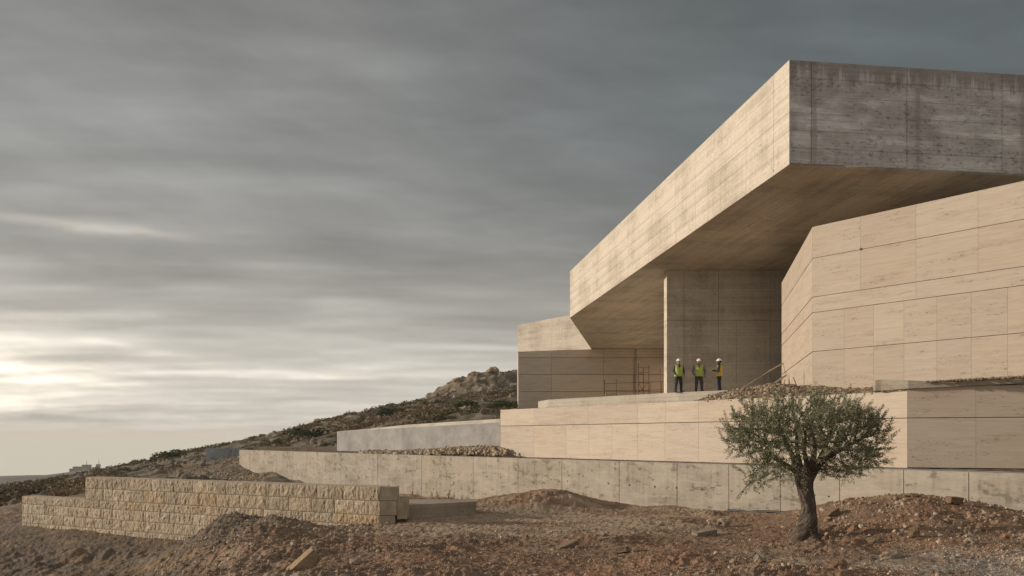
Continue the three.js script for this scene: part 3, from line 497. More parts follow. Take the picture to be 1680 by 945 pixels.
// ---------------------------------------------------------------- wall of split stone blocks
const SW1 = at(623, 26.2), SW0 = at(36, 35.0), SWL = lenP(SW0, SW1);
const splitVar = [];
{
  const base = W(-13, -4.4, 30.5), t = thing('split_stone_wall', 'stepped wall of rough split yellow limestone blocks, lower left', 'wall', base);
  const r = rng(19), th = Math.atan2(SW1[1] - SW0[1], SW1[0] - SW0[0]), dir = [(SW1[0] - SW0[0]) / SWL, (SW1[1] - SW0[1]) / SWL];
  const Y = [-1.645, -2.12, -2.616, -2.96, -3.39, -3.82, -4.28, -4.75], step = along(SW0, SW1, 140), col = along(SW0, SW1, 184.5);
  const back = [-dir[1], dir[0]], o = (s, d) => [SW0[0] + dir[0] * s + back[0] * d, SW0[1] + dir[1] * s + back[1] * d];
  const coreLow = prism([o(0.1, 0.16), o(SWL - 0.1, 0.16), o(SWL - 0.1, 0.6), o(0.1, 0.6)], -5, Y[2] - 0.02, base), coreHigh = prism([o(step + 0.1, 0.16), o(SWL - 0.1, 0.16), o(SWL - 0.1, 0.6), o(step + 0.1, 0.6)], Y[2] - 0.02, Y[0] - 0.02, base);
  part('core', mergeGeometries([coreLow, coreHigh]), M.joint, t);
  for (let c = 0; c < 7; c++) {
    let s = c < 2 ? step : 0; const y1 = Y[c], y0 = Y[c + 1], h = y1 - y0 - 0.012;
    while (s < SWL - 0.05) {
      let w = 0.5 + 0.85 * r() ** 1.3; if (s < col - 0.1 && s + w > col - 0.25) w = col - s; if (SWL - s - w < 0.35) w = SWL - s;
      const nx = Math.max(5, Math.round(w / 0.055)), ny = 7, zs = [], seed = r() * 100, bulge = 0.002 + 0.012 * r(), dep = 0.17, ww = w - 0.012, g = new THREE.BufferGeometry(), p = [], u = [], idx = [], uo = r() * 9, vo = r() * 9;
      const lean = (r() - 0.5) * 0.03;
      for (let j = 0; j <= ny; j++) for (let i = 0; i <= nx; i++) {
        const x = i / nx * ww, y = j / ny * h, ex = Math.min(i, nx - i, 1.4) / 1.4, ey = Math.min(j, ny - j, 1.4) / 1.4, e = Math.min(ex, ey);
        const z = (e > 0 ? bulge : 0) * (e < 1 ? 0.6 : 1) + e * (0.014 * noise(x * 3.4 + seed, y * 3.8, seed) + 0.028 * noise(x * 9, y * 6 + seed, seed) + 0.02 * noise(x * 19, y * 14, seed) + lean * (i / nx - 0.5)) - (e === 0 ? 0.012 * r() : 0);
        p.push(x + (e === 0 ? (r() - 0.5) * 0.01 : (r() - 0.5) * 0.03 * e), y + (e ? (r() - 0.5) * 0.025 : 0), z); u.push(uo + x, vo + y);
      }
      for (let j = 0; j < ny; j++) for (let i = 0; i < nx; i++) { const a = j * (nx + 1) + i, b = a + 1, d = a + nx + 1, e = d + 1; if ((i + j) & 1) idx.push(a, b, e, a, e, d); else idx.push(a, b, d, b, e, d); }
      const n = p.length / 3; for (const [x, y] of [[0, 0], [ww, 0], [ww, h], [0, h]]) { p.push(x, y, 0.0, x, y, -dep); u.push(uo + x, vo + y, uo + x + dep, vo + y + dep); }
      for (let k = 0; k < 4; k++) { const a = n + k * 2, b = n + ((k + 1) % 4) * 2; idx.push(a, a + 1, b + 1, a, b + 1, b); }
      g.setAttribute('position', new THREE.Float32BufferAttribute(p, 3)); g.setAttribute('uv', new THREE.Float32BufferAttribute(u, 2)); g.setIndex(idx);
      const flat = g.toNonIndexed(); flat.computeVertexNormals();
      const m = part('stone_block', flat, M.split[Math.floor(r() * (r() < 0.55 ? 4 : 7))], t), q = o(s + 0.006, 0);
      m.position.copy(W(q[0], y0 + 0.006, q[1]).sub(base)); m.rotation.y = th;
      s += w;
    }
  }
  // left end, flat cap course and the sawn return at the right end
  for (let c = 2; c < 7; c++) part('stone_block', prism([o(0.0, 0.0), o(0.09, 0.1), o(0.09, 0.62), o(0, 0.62)], Y[c + 1] + 0.006, Y[c] - 0.006, base), M.split[c % 4], t);
  for (let c = 0; c < 2; c++) part('stone_block', prism([o(step - 0.0, 0.02), o(step + 0.09, 0.1), o(step + 0.09, 0.62), o(step, 0.62)], Y[c + 1] + 0.006, Y[c] - 0.006, base), M.split[c], t);
  for (const [s0, s1, y] of [[0, step, Y[2]], [step, SWL, Y[0]]]) for (let s = s0; s < s1 - 0.1;) { let w = 0.9 + r() * 0.8; if (s1 - s - w < 0.5) w = s1 - s; part('cap_stone', prism([o(s + 0.004, 0.035), o(s + w - 0.004, 0.035), o(s + w - 0.004, 0.62), o(s + 0.004, 0.62)], y - 0.015, y + 0.004 + 0.004 * r(), base), M.sawn[0], t); s += w; }
  const e0 = [SW1[0] + 0.004, SW1[1] + 0.01], ex = (w, d, dd = 0) => [e0[0] + w, e0[1] + 0.1 * w + d];
  for (const [a, b, y0, y1, m] of [[0, 0.555, -2.11, -1.645, 0], [0, 0.56, -2.61, -2.125, 0], [0, 0.5, -3.3, -2.625, 1], [0.57, 0.9, -2.75, -2.10, 1]]) part('stone_block', prism([ex(a, a ? 0.05 : 0), ex(b, a ? 0.05 : 0), ex(b, 0.65), ex(a, 0.65)], y0, y1, base), M.sawn[m], t);
}

// ---------------------------------------------------------------- other walls, kerbs and slabs
{
  // grey wall with a bevelled top, between the terrace and the hill
  const g0 = at(553, 74), g1 = at(826, 50.5), b = W(-9, -1.3, 62), t = thing('grey_concrete_wall', 'smooth grey concrete wall with bevelled top, left of the travertine terrace', 'wall', b);
  const topY = (f) => mix(lvl(708, 74), lvl(692.5, 50.5), f), L = lenP(g0, g1), n = [(g1[1] - g0[1]) / L, -(g1[0] - g0[0]) / L];
  const cuts = [0, 0.235, 0.49, 0.74, 1], sunlitBevel = few((m) => std(T.conc, T.concB, 0.003, m), [[0.9, 0.91, 0.92]])[0];  // lighter bevel tone painted in for the sun it catches
  for (let i = 0; i < 4; i++) {
    const f0 = cuts[i] + (i ? 0.0003 : 0), f1 = cuts[i + 1] - (i < 3 ? 0.0003 : 0), p = lerpP(g0, g1, f0), q = lerpP(g0, g1, f1), B = (a, d, y) => W(a[0] - n[0] * d, y, a[1] - n[1] * d).sub(b), w = L * (f1 - f0), o = [], u0 = f0 * L + 3;
    const y0 = -1.6, s = (x, y) => [x, y], hi = (f) => topY(f) + 0.24 * sstep(0.02, 0.5, f) + 0.01;
    quad(o, B(p, 0, y0), B(q, 0, y0), B(q, 0, topY(f1)), B(p, 0, topY(f0)), s(u0, y0), s(u0 + w, y0), s(u0 + w, topY(f1)), s(u0, topY(f0)));
    const o2 = [];
    quad(o2, B(p, 0, topY(f0)), B(q, 0, topY(f1)), B(q, 0.28, hi(f1)), B(p, 0.28, hi(f0)), s(u0, 1), s(u0 + w, 1), s(u0 + w, 1.3), s(u0, 1.3));
    quad(o2, B(p, 0.28, hi(f0)), B(q, 0.28, hi(f1)), B(q, 0.5, hi(f1)), B(p, 0.5, hi(f0)), s(u0, 1.3), s(u0 + w, 1.3), s(u0 + w, 1.6), s(u0, 1.6));
    quad(o, B(q, 0.5, y0), B(p, 0.5, y0), B(p, 0.5, hi(f0)), B(q, 0.5, hi(f1)), s(u0, y0), s(u0 + w, y0), s(u0 + w, 1), s(u0, 1));
    quad(o, B(p, 0.5, y0), B(p, 0, y0), B(p, 0, topY(f0)), B(p, 0.5, hi(f0)), s(0, y0), s(0.5, y0), s(0.5, 1), s(0, 1));
    part('panel', soup(o), M.grey[i % 3], t); part('coping', soup(o2), sunlitBevel, t);
  }
  // small blue grey wall further left
  const k0 = at(338, 83), k1 = at(402, 83.2), kb = W(-33, -3, 84), kt = thing('small_concrete_wall', 'small blue grey concrete wall at the far left end of the retaining walls', 'wall', kb), kL = lenP(k0, k1);
  const kg = few((m) => std(T.wall, T.wallB, 0.01, m), [[0.80, 0.95, 1.18], [0.76, 0.91, 1.14]]);
  panels(kt, kb, k0, [k1[0], k1[1]], [[-4.6, lvl(735, 83), [kL * 0.58]]], kg, { d: 0.12, gv: 0.02, gh: 0 });
  part('core', prism([[k0[0] + 0.03, k0[1] + 0.09], [k1[0] - 0.02, k1[1] + 0.1], [k1[0], k1[1] + 0.5], [k0[0] + 0.05, k0[1] + 0.5]], -4.6, lvl(735, 83) - 0.004, kb), M.grey[2], kt);
  // low earth brown kerb wall behind the long wall
  const e0 = at(424, 79), e1 = at(560, 74.6), eb = W(-22, -1.5, 77);
  solo('low_brown_wall', prism([e0, e1, [e1[0] + 0.3, e1[1] + 0.6], [e0[0] + 0.3, e0[1] + 0.6]], -2, (X, D) => lvl(732.6, D) + 0.0 * X, eb), std(T.wall, T.wallB, 0.01, [0.42, 0.34, 0.27]), 'low dark brown wall between the long concrete wall and the scrub hill', 'wall', eb);
  // forecourt slab that the workers stand on
  const db = W(8, DECK - 0.6, 46), f0 = at(900, 49.9), f1 = [9.12, 42.0], f2 = [13.2, 38.6];
  solo('forecourt_slab', prism([f0, f1, f2, [17, 42], [17, 50.6], [24, 93.2], [4.5, 93.2], at(883, 52.4)], DECK - 0.62, DECK, db), std(T.conc, T.concB, 0.006, [0.8, 0.81, 0.81]), 'raised pale concrete forecourt slab with a rounded left end, under the workers', 'slab', db);
  // kerb beam that lies along the terrace edge on the right
  const kbm = W(14, 1.8, 28.6), K = (px, D, yT, yB) => { const p = at(px, D); return { t: W(p[0], lvl(yT, D), p[1]), b: W(p[0], lvl(yB, D), p[1]) }; };
  const sec = [K(1436, 29.3, 624, 641), K(1446, 29.2, 622.4, 640.8), K(1490, 28.58, 624, 637.6), K(1532, 28.33, 626, 635.6), K(1580, 28.05, 623.6, 633.3), K(1690, 27.44, 617.8, 628.4), K(1860, 26.5, 612, 624.8)], o = [];
  sec.forEach((s, i) => {
    const bk = (v) => v.clone().add(V(0.12, 0, -0.42)).sub(kbm), fr = (v) => v.clone().sub(kbm), u = i * 1.1;
    if (i) {
      const q = sec[i - 1], lip = (v) => v.clone().add(V(0.02, -0.03, 0.0));
      quad(o, fr(q.b), fr(s.b), fr(s.t), fr(q.t), [u - 1.1, 0], [u, 0], [u, 0.4], [u - 1.1, 0.4]); quad(o, fr(q.t), fr(s.t), bk(s.t), bk(q.t), [u - 1.1, 0.4], [u, 0.4], [u, 0.8], [u - 1.1, 0.8]);
      quad(o, bk(q.b), bk(s.b), fr(s.b), fr(q.b), [u - 1.1, 0], [u, 0], [u, 0.4], [u - 1.1, 0.4]); quad(o, bk(s.b), bk(q.b), bk(q.t), bk(s.t), [u - 1.1, 0], [u, 0], [u, 0.4], [u - 1.1, 0.4]);
    } else quad(o, bk(s.b), fr(s.b), fr(s.t), bk(s.t), [0, 0], [0.4, 0], [0.4, 0.4], [0, 0.4]);
  });
  solo('kerb_beam', soup(o), std(T.conc, T.concB, 0.006, [0.68, 0.66, 0.62]), 'precast concrete kerb beam tapering along the terrace edge, right of the olive tree', 'kerb', kbm);
  // low slab right of the split stone wall
  const sb = W(-3.4, -3, 28), s0 = at(666, 27), s1 = at(781.5, 28.7);
  solo('low_concrete_slab', prism([s0, s1, at(780, 29.9), at(664, 29.7)], -3.3, (X, D) => -2.335 - 0.004 * (D - 27), sb), std(T.conc, T.concB, 0.006, [0.62, 0.58, 0.53]), 'low dusty concrete slab at the right end of the split stone wall', 'slab', sb);
  // grey ledge behind the top of the long wall
  const LL = lenP(LW0, LW1), nn = [(LW1[1] - LW0[1]) / LL, -(LW1[0] - LW0[0]) / LL], off = (f, d) => { const p = lerpP(LW0, LW1, f); return [p[0] - nn[0] * d, p[1] - nn[1] * d]; };
  const f0_ = along(LW0, LW1, 1395) / LL, gb = W(14, -1.3, 27);
  solo('concrete_apron', prism([off(f0_, 0.47), off(1, 0.47), [26, 24.5], [25, 25.5], [14.8, 28.66], off(f0_, 1.5)], -1.4, -1.108, gb), M.grey[1], 'grey concrete apron strip at the foot of the shaded terrace end, lower right', 'apron', gb);
}

// ---------------------------------------------------------------- earth fill held by the walls
function fill(name, front, backL, h, mat, n = 160, m = 24) {
  const p = [], u = [], c = [], idx = [];
  for (let j = 0; j <= m; j++) for (let i = 0; i <= n; i++) { const a = lerpP(front[0], front[1], i / n), b = lerpP(backL[0], backL[1], i / n), q = lerpP(a, b, j / m), y = h(q[0], q[1], i / n, j / m); p.push(q[0], y + EYE, -q[1]); u.push(q[0], q[1]); const k = fbm(q[0] * 0.8, q[1] * 0.8, 4, 6); c.push(...mixc([0.25, 0.2, 0.145], [0.16, 0.105, 0.07], sstep(-0.3, 0.3, k))); }
  for (let j = 0; j < m; j++) for (let i = 0; i < n; i++) { const a = j * (n + 1) + i; idx.push(a, a + 1, a + n + 2, a, a + n + 2, a + n + 1); }
  const g = new THREE.BufferGeometry(); g.setAttribute('position', new THREE.Float32BufferAttribute(p, 3)); g.setAttribute('uv', new THREE.Float32BufferAttribute(u, 2)); g.setAttribute('color', new THREE.Float32BufferAttribute(c, 3)); g.setIndex(idx); g.computeVertexNormals();
  return struct(name, g, mat, null);
}
const earthMat = std(T.earth, T.earthB, 0.09, [1.1, 1.1, 1.1], 0.97, { vertexColors: true });
// rubble bank on the terrace: heights by photo column
const bankTop = (px) => ramp(px, [[880, 1.72], [1130, 1.8], [1160, 2.1], [1200, 2.28], [1262, 2.52], [1310, 2.34], [1400, 2.12], [1436, 2.12], [1500, 1.98], [1700, 2.15]]);
const terraceY = (X, D) => { const px = CX + F * X / D, s = along(TW0, TW1, clamp(px, 822, 1480)) / lenP(TW0, TW1), wd = mix(TW0[1], TW1[1], s), back = D - wd; return mix(TT - 0.08, bankTop(px) - 0.06, sstep(0.1, 2.4, back)) + 0.06 * noise(X * 2.3, D * 2.3, 3) * sstep(0.1, 0.8, back); };
fill('terrace_earth', [[TW0[0] + 0.3, TW0[1] + 0.3], [TWS[0], TWS[1] + 0.3]], [[6, 84], [34, 44]], terraceY, earthMat, 220, 60);
fill('terrace_earth_edge', [[TW0[0] + 0.2, TW0[1] + 0.18], [TW1[0] - 0.1, TW1[1] + 0.3]], [[TW0[0] + 3, TW0[1] + 3], [TW1[0] + 3.4, TW1[1] + 3.2]], (X, D, u, v) => terraceY(X, D) + 0.02, earthMat, 260, 30);
const LWf = (f, d) => { const L = lenP(LW0, LW1), n = [(LW1[1] - LW0[1]) / L, -(LW1[0] - LW0[0]) / L], p = lerpP(LW0, LW1, f); return [p[0] - n[0] * d, p[1] - n[1] * d]; };
const ledgeY = (X, D, u, v) => -1.15 + (0.05 + 0.42 * sstep(640, 790, CX + F * X / D) * (1 - sstep(822, 850, CX + F * X / D))) * sstep(0.0, 0.3, v) + 0.05 * noise(X * 2, D * 2, 4) + 0.02 * noise(X * 6, D * 6, 4);
fill('ledge_earth', [LWf(0.12, 0.4), LWf(0.93, 0.4)], [LWf(0.12, 4.6), LWf(0.93, 4.6)], ledgeY, earthMat, 260, 24);

// ---------------------------------------------------------------- olive tree
{
  const D0 = 20.5, X0 = (1322 - CX) / F * D0, S = D0 / F, base = V(X0, groundY(X0, D0) + EYE - 0.04, -D0);
  const t = thing('olive_tree', 'small olive tree with a broad grey green crown and a thick twisted trunk', 'tree', base);
  const q = (px, py, z = 0) => V((px - 1322) * S, (890.5 - py) * S, z);
  // a limb: a tube of uneven ridges along a smooth line
  function limb(pts, radii, seed, rings, sides, ridge) {
    const cur = new THREE.CatmullRomCurve3(pts), p = [], u = [], idx = []; let nx = V(1, 0, 0);
    for (let i = 0; i <= rings; i++) {
      const f = i / rings, c = cur.getPoint(f), d = cur.getTangent(f); nx.addScaledVector(d, -nx.dot(d)).normalize(); const bn = d.clone().cross(nx), fr = f * (radii.length - 1), k = Math.min(radii.length - 2, Math.floor(fr)), rad = mix(radii[k], radii[k + 1], fr - k);
      for (let j = 0; j <= sides; j++) {
        const a = j / sides * Math.PI * 2, ca = Math.cos(a), sa = Math.sin(a), tw = a + f * 0.8 * ridge;
        const rr = rad * (1 + ridge * (0.16 * noise(Math.cos(tw) * 1.5 + seed, Math.sin(tw) * 1.5, f * 3) + 0.12 * noise(Math.cos(tw) * 3.4 + seed, Math.sin(tw) * 3.4, f * 5) + 0.07 * noise(ca * 5, sa * 5 + seed, f * 7)) + ridge * 0.3 * (1 - sstep(0, 0.3, f)) * (Math.cos(2.5 * a + seed) ** 2 - 0.3));
        p.push(c.x + (nx.x * ca + bn.x * sa) * rr, c.y + (nx.y * ca + bn.y * sa) * rr, c.z + (nx.z * ca + bn.z * sa) * rr); u.push(j / sides * Math.max(0.3, rad * 6.28), f * cur.getLength());
      }
    }
    for (let i = 0; i < rings; i++) for (let j = 0; j < sides; j++) { const a = i * (sides + 1) + j, b = a + 1, c = a + sides + 1, d = c + 1; idx.push(a, b, d, a, d, c); }
    const g = new THREE.BufferGeometry(); g.setAttribute('position', new THREE.Float32BufferAttribute(p, 3)); g.setAttribute('uv', new THREE.Float32BufferAttribute(u, 2)); g.setIndex(idx); g.computeVertexNormals(); return g;
  }
  part('trunk', limb([q(1323, 897), q(1323, 884), q(1326, 866), q(1327, 845), q(1323, 822), q(1319, 803), q(1318, 788)], [0.43, 0.33, 0.25, 0.21, 0.19, 0.2, 0.215, 0.18], 3, 70, 40, 1), M.bark, t);
  const r = rng(42), mains = [
    [[q(1316, 797), q(1303, 782, 0.05), q(1282, 771, 0.14), q(1262, 757, 0.22), q(1246, 733, 0.3)], [0.12, 0.085, 0.065, 0.05, 0.035]],
    [[q(1314, 796), q(1307, 778), q(1303, 760, -0.1), q(1293, 735, -0.2), q(1284, 705, -0.25)], [0.15, 0.11, 0.075, 0.05, 0.03]],
    [[q(1320, 796, 0.04), q(1322, 780, 0.12), q(1329, 764, 0.2), q(1331, 742, 0.24), q(1322, 708, 0.3)], [0.15, 0.12, 0.085, 0.05, 0.03]],
    [[q(1325, 798), q(1336, 782, -0.03), q(1345, 768, -0.08), q(1358, 745, -0.18), q(1372, 712, -0.25)], [0.16, 0.12, 0.085, 0.055, 0.03]],
    [[q(1340, 777, 0), q(1352, 762, 0.15), q(1372, 748, 0.3), q(1386, 738, 0.4), q(1398, 732, 0.45)], [0.09, 0.07, 0.055, 0.04, 0.028]],
    [[q(1318, 792, -0.1), q(1318, 770, -0.3), q(1320, 745, -0.55), q(1325, 710, -0.8)], [0.12, 0.08, 0.055, 0.03]],
    [[q(1322, 794, 0.1), q(1316, 772, 0.32), q(1306, 748, 0.6), q(1300, 722, 0.9)], [0.1, 0.07, 0.05, 0.03]],
  ];
  mains.forEach(([p, rad], i) => part('limb', limb(p, rad, 7 + i * 3, 26, 12, 0.55), M.bark, t));
  // twigs grow towards points spread through the crown
  const nodes = [];
  for (const [p] of mains) { const c = new THREE.CatmullRomCurve3(p), n = 18; for (let i = 5; i <= n; i++) nodes.push({ p: c.getPoint(i / n), par: i === 5 ? -1 : nodes.length - 1, root: i === 5, main: true, kids: 0 }); }
  const cx = 1321, cy = 728, inCrown = (v) => {
    const x = (v.x / S + 1322 - cx) / 124, y = (cy - (890.5 - v.y / S)) / (v.y / S > 890.5 - cy ? 68 : 72), z = v.z / 2.0;
    const lob = 0.34 * noise(v.x * 1.3, v.y * 1.3, v.z * 1.3 + 4) + 0.10 * noise(v.x * 3, v.y * 3, v.z * 3);
    const rr = Math.sqrt(x * x + Math.abs(y) ** 2.2 + z * z);
    const hollow = y < -0.3 && Math.abs(x + 0.02) < 0.42 + 0.2 * y && rr < 1.1 ? 1 : 0;         // open under the middle of the crown
    return rr < 0.95 + lob && !hollow ? rr : 0;
  };
  let att = [], guard = 0;
  while (att.length < 2900 && guard++ < 60000) { const v = V((r() * 2 - 1) * 2.5, 0.9 + r() * 3.4, (r() * 2 - 1) * 2.2), k = inCrown(v); if (k && r() < 0.18 + 0.82 * k ** 1.5) att.push(v); }
  for (let i = 0; i < 40; i++) att.push(q(1208 + r() * 40, 778 + r() * 36, 0.2 + r() * 0.5));       // drooping spray on the left
  for (let i = 0; i < 16; i++) att.push(q(1195 + r() * 20, 690 + r() * 40, r() * 0.4));
  for (let i = 0; i < 22; i++) att.push(q(1370 + r() * 62, 768 + r() * 24, (r() - 0.5) * 1.2));
  const step = 0.085; let live = att.map((p) => p);
  for (let it = 0; it < 90 && live.length; it++) {
    const pull = new Map(), cell = new Map();
    nodes.forEach((n, i) => { const k = Math.round(n.p.x / 0.7) + ',' + Math.round(n.p.y / 0.7) + ',' + Math.round(n.p.z / 0.7); if (!cell.has(k)) cell.set(k, []); cell.get(k).push(i); });
    const keep = [];
    for (const a of live) {
      let best = -1, bd = 1e9; const gx = Math.round(a.x / 0.7), gy = Math.round(a.y / 0.7), gz = Math.round(a.z / 0.7);
      for (let x = -1; x <= 1; x++) for (let y = -1; y <= 1; y++) for (let z = -1; z <= 1; z++) { const l = cell.get((gx + x) + ',' + (gy + y) + ',' + (gz + z)); if (l) for (const i of l) { const d = nodes[i].p.distanceToSquared(a); if (d < bd) { bd = d; best = i; } } }
      if (best < 0) nodes.forEach((n, i) => { const d = n.p.distanceToSquared(a); if (d < bd) { bd = d; best = i; } });
      if (bd < 0.11 * 0.11) continue; keep.push(a);
      if (!pull.has(best)) pull.set(best, V(0, 0, 0)); pull.get(best).add(a.clone().sub(nodes[best].p).normalize());
    }
    live = keep;
    for (const [i, d] of pull) { if (nodes[i].kids > 3) continue; d.normalize().add(V((r() - 0.5) * 0.5, (r() - 0.4) * 0.5, (r() - 0.5) * 0.5)).normalize(); nodes.push({ p: nodes[i].p.clone().addScaledVector(d, step), par: i, kids: 0 }); nodes[i].kids++; }
  }
  const w = new Float64Array(nodes.length); for (let i = nodes.length - 1; i >= 0; i--) { if (!w[i]) w[i] = 1; if (nodes[i].par >= 0) w[nodes[i].par] += w[i]; }
  const rad = (i) => Math.min(0.035, 0.0042 * Math.pow(w[i], 0.43));
  const bp = [], bi = [];
  nodes.forEach((n, i) => {
    if (n.par < 0 || (n.main && nodes[n.par].main)) return;
    const a = nodes[n.par].p, b = n.p, d = b.clone().sub(a).normalize(), x = (Math.abs(d.y) < 0.9 ? V(0, 1, 0) : V(1, 0, 0)).cross(d).normalize(), y = d.clone().cross(x), o = bp.length / 3, ra = nodes[n.par].main ? rad(i) : rad(n.par), rb = rad(i);
    for (const [c, rr] of [[a, ra], [b, rb]]) for (let k = 0; k < 4; k++) { const f = k * Math.PI / 2; bp.push(c.x + (x.x * Math.cos(f) + y.x * Math.sin(f)) * rr, c.y + (x.y * Math.cos(f) + y.y * Math.sin(f)) * rr, c.z + (x.z * Math.cos(f) + y.z * Math.sin(f)) * rr); }
    for (let k = 0; k < 4; k++) { const e = (k + 1) % 4; bi.push(o + k, o + e, o + 4 + e, o + k, o + 4 + e, o + 4 + k); }
  });
  { const g = new THREE.BufferGeometry(); g.setAttribute('position', new THREE.Float32BufferAttribute(bp, 3)); g.setIndex(bi); g.computeVertexNormals(); part('twigs', g, plain(0.085, 0.068, 0.05, 0.95), t).userData.kind = 'stuff'; }
  // leaves: narrow, slightly folded, in opposite pairs along each shoot
  const lg = new THREE.BufferGeometry();
  lg.setAttribute('position', new THREE.Float32BufferAttribute([0, 0, 0, 0.4, 0.135, 0.03, 1, 0, 0.0, 0.4, -0.135, 0.03, 0.45, 0, -0.02], 3)); lg.setIndex([0, 4, 1, 1, 4, 2, 0, 3, 4, 3, 2, 4]);
  const leafG = lg.toNonIndexed(); leafG.computeVertexNormals();
  const mats = [], cols = [], m4 = new THREE.Matrix4(), X = V(0, 0, 0), Y = V(0, 0, 0), Z = V(0, 0, 0);
  const leaf = (p, d, s, c) => { X.copy(d).normalize(); Y.set(r() - 0.5, r() - 0.5, r() - 0.5).cross(X).normalize(); Z.copy(X).cross(Y); m4.makeBasis(X.clone().multiplyScalar(s), Y.clone().multiplyScalar(s), Z.clone().multiplyScalar(s)); m4.setPosition(p); mats.push(m4.clone()); cols.push(c); };
  nodes.forEach((n, i) => {
    if (n.main || n.par < 0) return;
    const d = n.p.clone().sub(nodes[n.par].p).normalize(), tip = n.kids === 0, out = n.p.clone().sub(V(0, 1.9, 0)).normalize();
    const shade = 0.8 + 0.45 * r(), base = [0.145 * shade, 0.153 * shade, 0.066 * shade], grey = [0.235 * shade, 0.235 * shade, 0.145 * shade];
    const pick = () => (r() < 0.30 ? grey : base);
    if (w[i] < 18) for (let k = 0; k < (w[i] < 5 ? 4 : 3); k++) leaf(n.p.clone().addScaledVector(d, (r() - 1) * step), d.clone().multiplyScalar(0.8).add(V(r() - 0.5, r() - 0.35, r() - 0.5).multiplyScalar(1.7)), 0.065 + r() * 0.04, pick());
    if (!tip) return;
    const shoots = 1 + (r() < 0.55 ? 1 : 0), outer = n.p.clone().sub(V(0, 2.6, 0)).length() > 1.2;
    for (let sidx = 0; sidx < shoots; sidx++) {
      const sd = d.clone().multiplyScalar(0.8).add(out.clone().multiplyScalar(0.5)).add(V(0, n.p.y > 2.4 ? 0.55 : n.p.y < 1.6 ? -0.5 : 0, 0)).add(V(r() - 0.5, r() - 0.5, r() - 0.5).multiplyScalar(1.0)).normalize(), len = 0.14 + r() * (outer ? 0.26 : 0.12), pairs = Math.round(len / 0.024);
      for (let k = 1; k <= pairs; k++) { const pp = n.p.clone().addScaledVector(sd, len * k / pairs), side = V(r() - 0.5, r() - 0.5, r() - 0.5).cross(sd).normalize(); for (const s of [-1, 1]) leaf(pp, sd.clone().multiplyScalar(0.75).addScaledVector(side, s), (0.062 + r() * 0.038) * (1 - 0.3 * k / pairs), pick()); }
    }
  });
  for (let k = 0; k < 120; k++) {
    const n = nodes[Math.floor(r() * nodes.length)]; if (n.main || n.kids || n.p.y < 2.1 || Math.hypot(n.p.x / 2.1, (n.p.y - 2.6) / 1.2) < 0.72) { k -= 0.9; continue; }
    const sd = V(n.p.x * 0.22, 1, (r() - 0.5) * 0.5).add(V((r() - 0.5) * 0.7, 0, 0)).normalize(), len = 0.25 + 0.25 * r();
    for (let q2 = 1; q2 <= len / 0.02; q2++) { const pp = n.p.clone().addScaledVector(sd, q2 * 0.02), side = V(r() - 0.5, r() - 0.5, r() - 0.5).cross(sd).normalize(); for (const s of [-1, 1]) leaf(pp, sd.clone().addScaledVector(side, s * 0.8), 0.055 + 0.03 * r(), r() < 0.3 ? [0.25, 0.25, 0.16] : [0.165, 0.17, 0.078]); }
  }
  const im = new THREE.InstancedMesh(leafG, new THREE.MeshPhysicalMaterial({ roughness: 0.62, side: THREE.DoubleSide, transmission: 0.3, thickness: 0, color: 0xffffff }), mats.length);
  mats.forEach((m, i) => { im.setMatrixAt(i, m); im.setColorAt(i, new THREE.Color().setRGB(...cols[i])); });
  finish(im); im.name = 'foliage'; im.userData.kind = 'stuff'; t.add(im);
  console.log('olive nodes', nodes.length, 'leaves', mats.length);
}

// ---------------------------------------------------------------- people: distance fields meshed with surface nets
const cap = (a, b, ra, rb) => { const ax = a[0], ay = a[1], az = a[2], dx = b[0] - ax, dy = b[1] - ay, dz = b[2] - az, l2 = dx * dx + dy * dy + dz * dz || 1e-9; return (x, y, z) => { const t = clamp(((x - ax) * dx + (y - ay) * dy + (z - az) * dz) / l2), ex = x - ax - dx * t, ey = y - ay - dy * t, ez = z - az - dz * t; return Math.sqrt(ex * ex + ey * ey + ez * ez) - ra - (rb - ra) * t; }; };
const ell = (c, s) => { const m = Math.min(...s); return (x, y, z) => (Math.hypot((x - c[0]) / s[0], (y - c[1]) / s[1], (z - c[2]) / s[2]) - 1) * m; };
const blend = (fs, k) => (x, y, z) => { let d = 9; for (const f of fs) { const e = f(x, y, z), h = clamp(0.5 + 0.5 * (d - e) / k); d = d + (e - d) * h - k * h * (1 - h); } return d; };
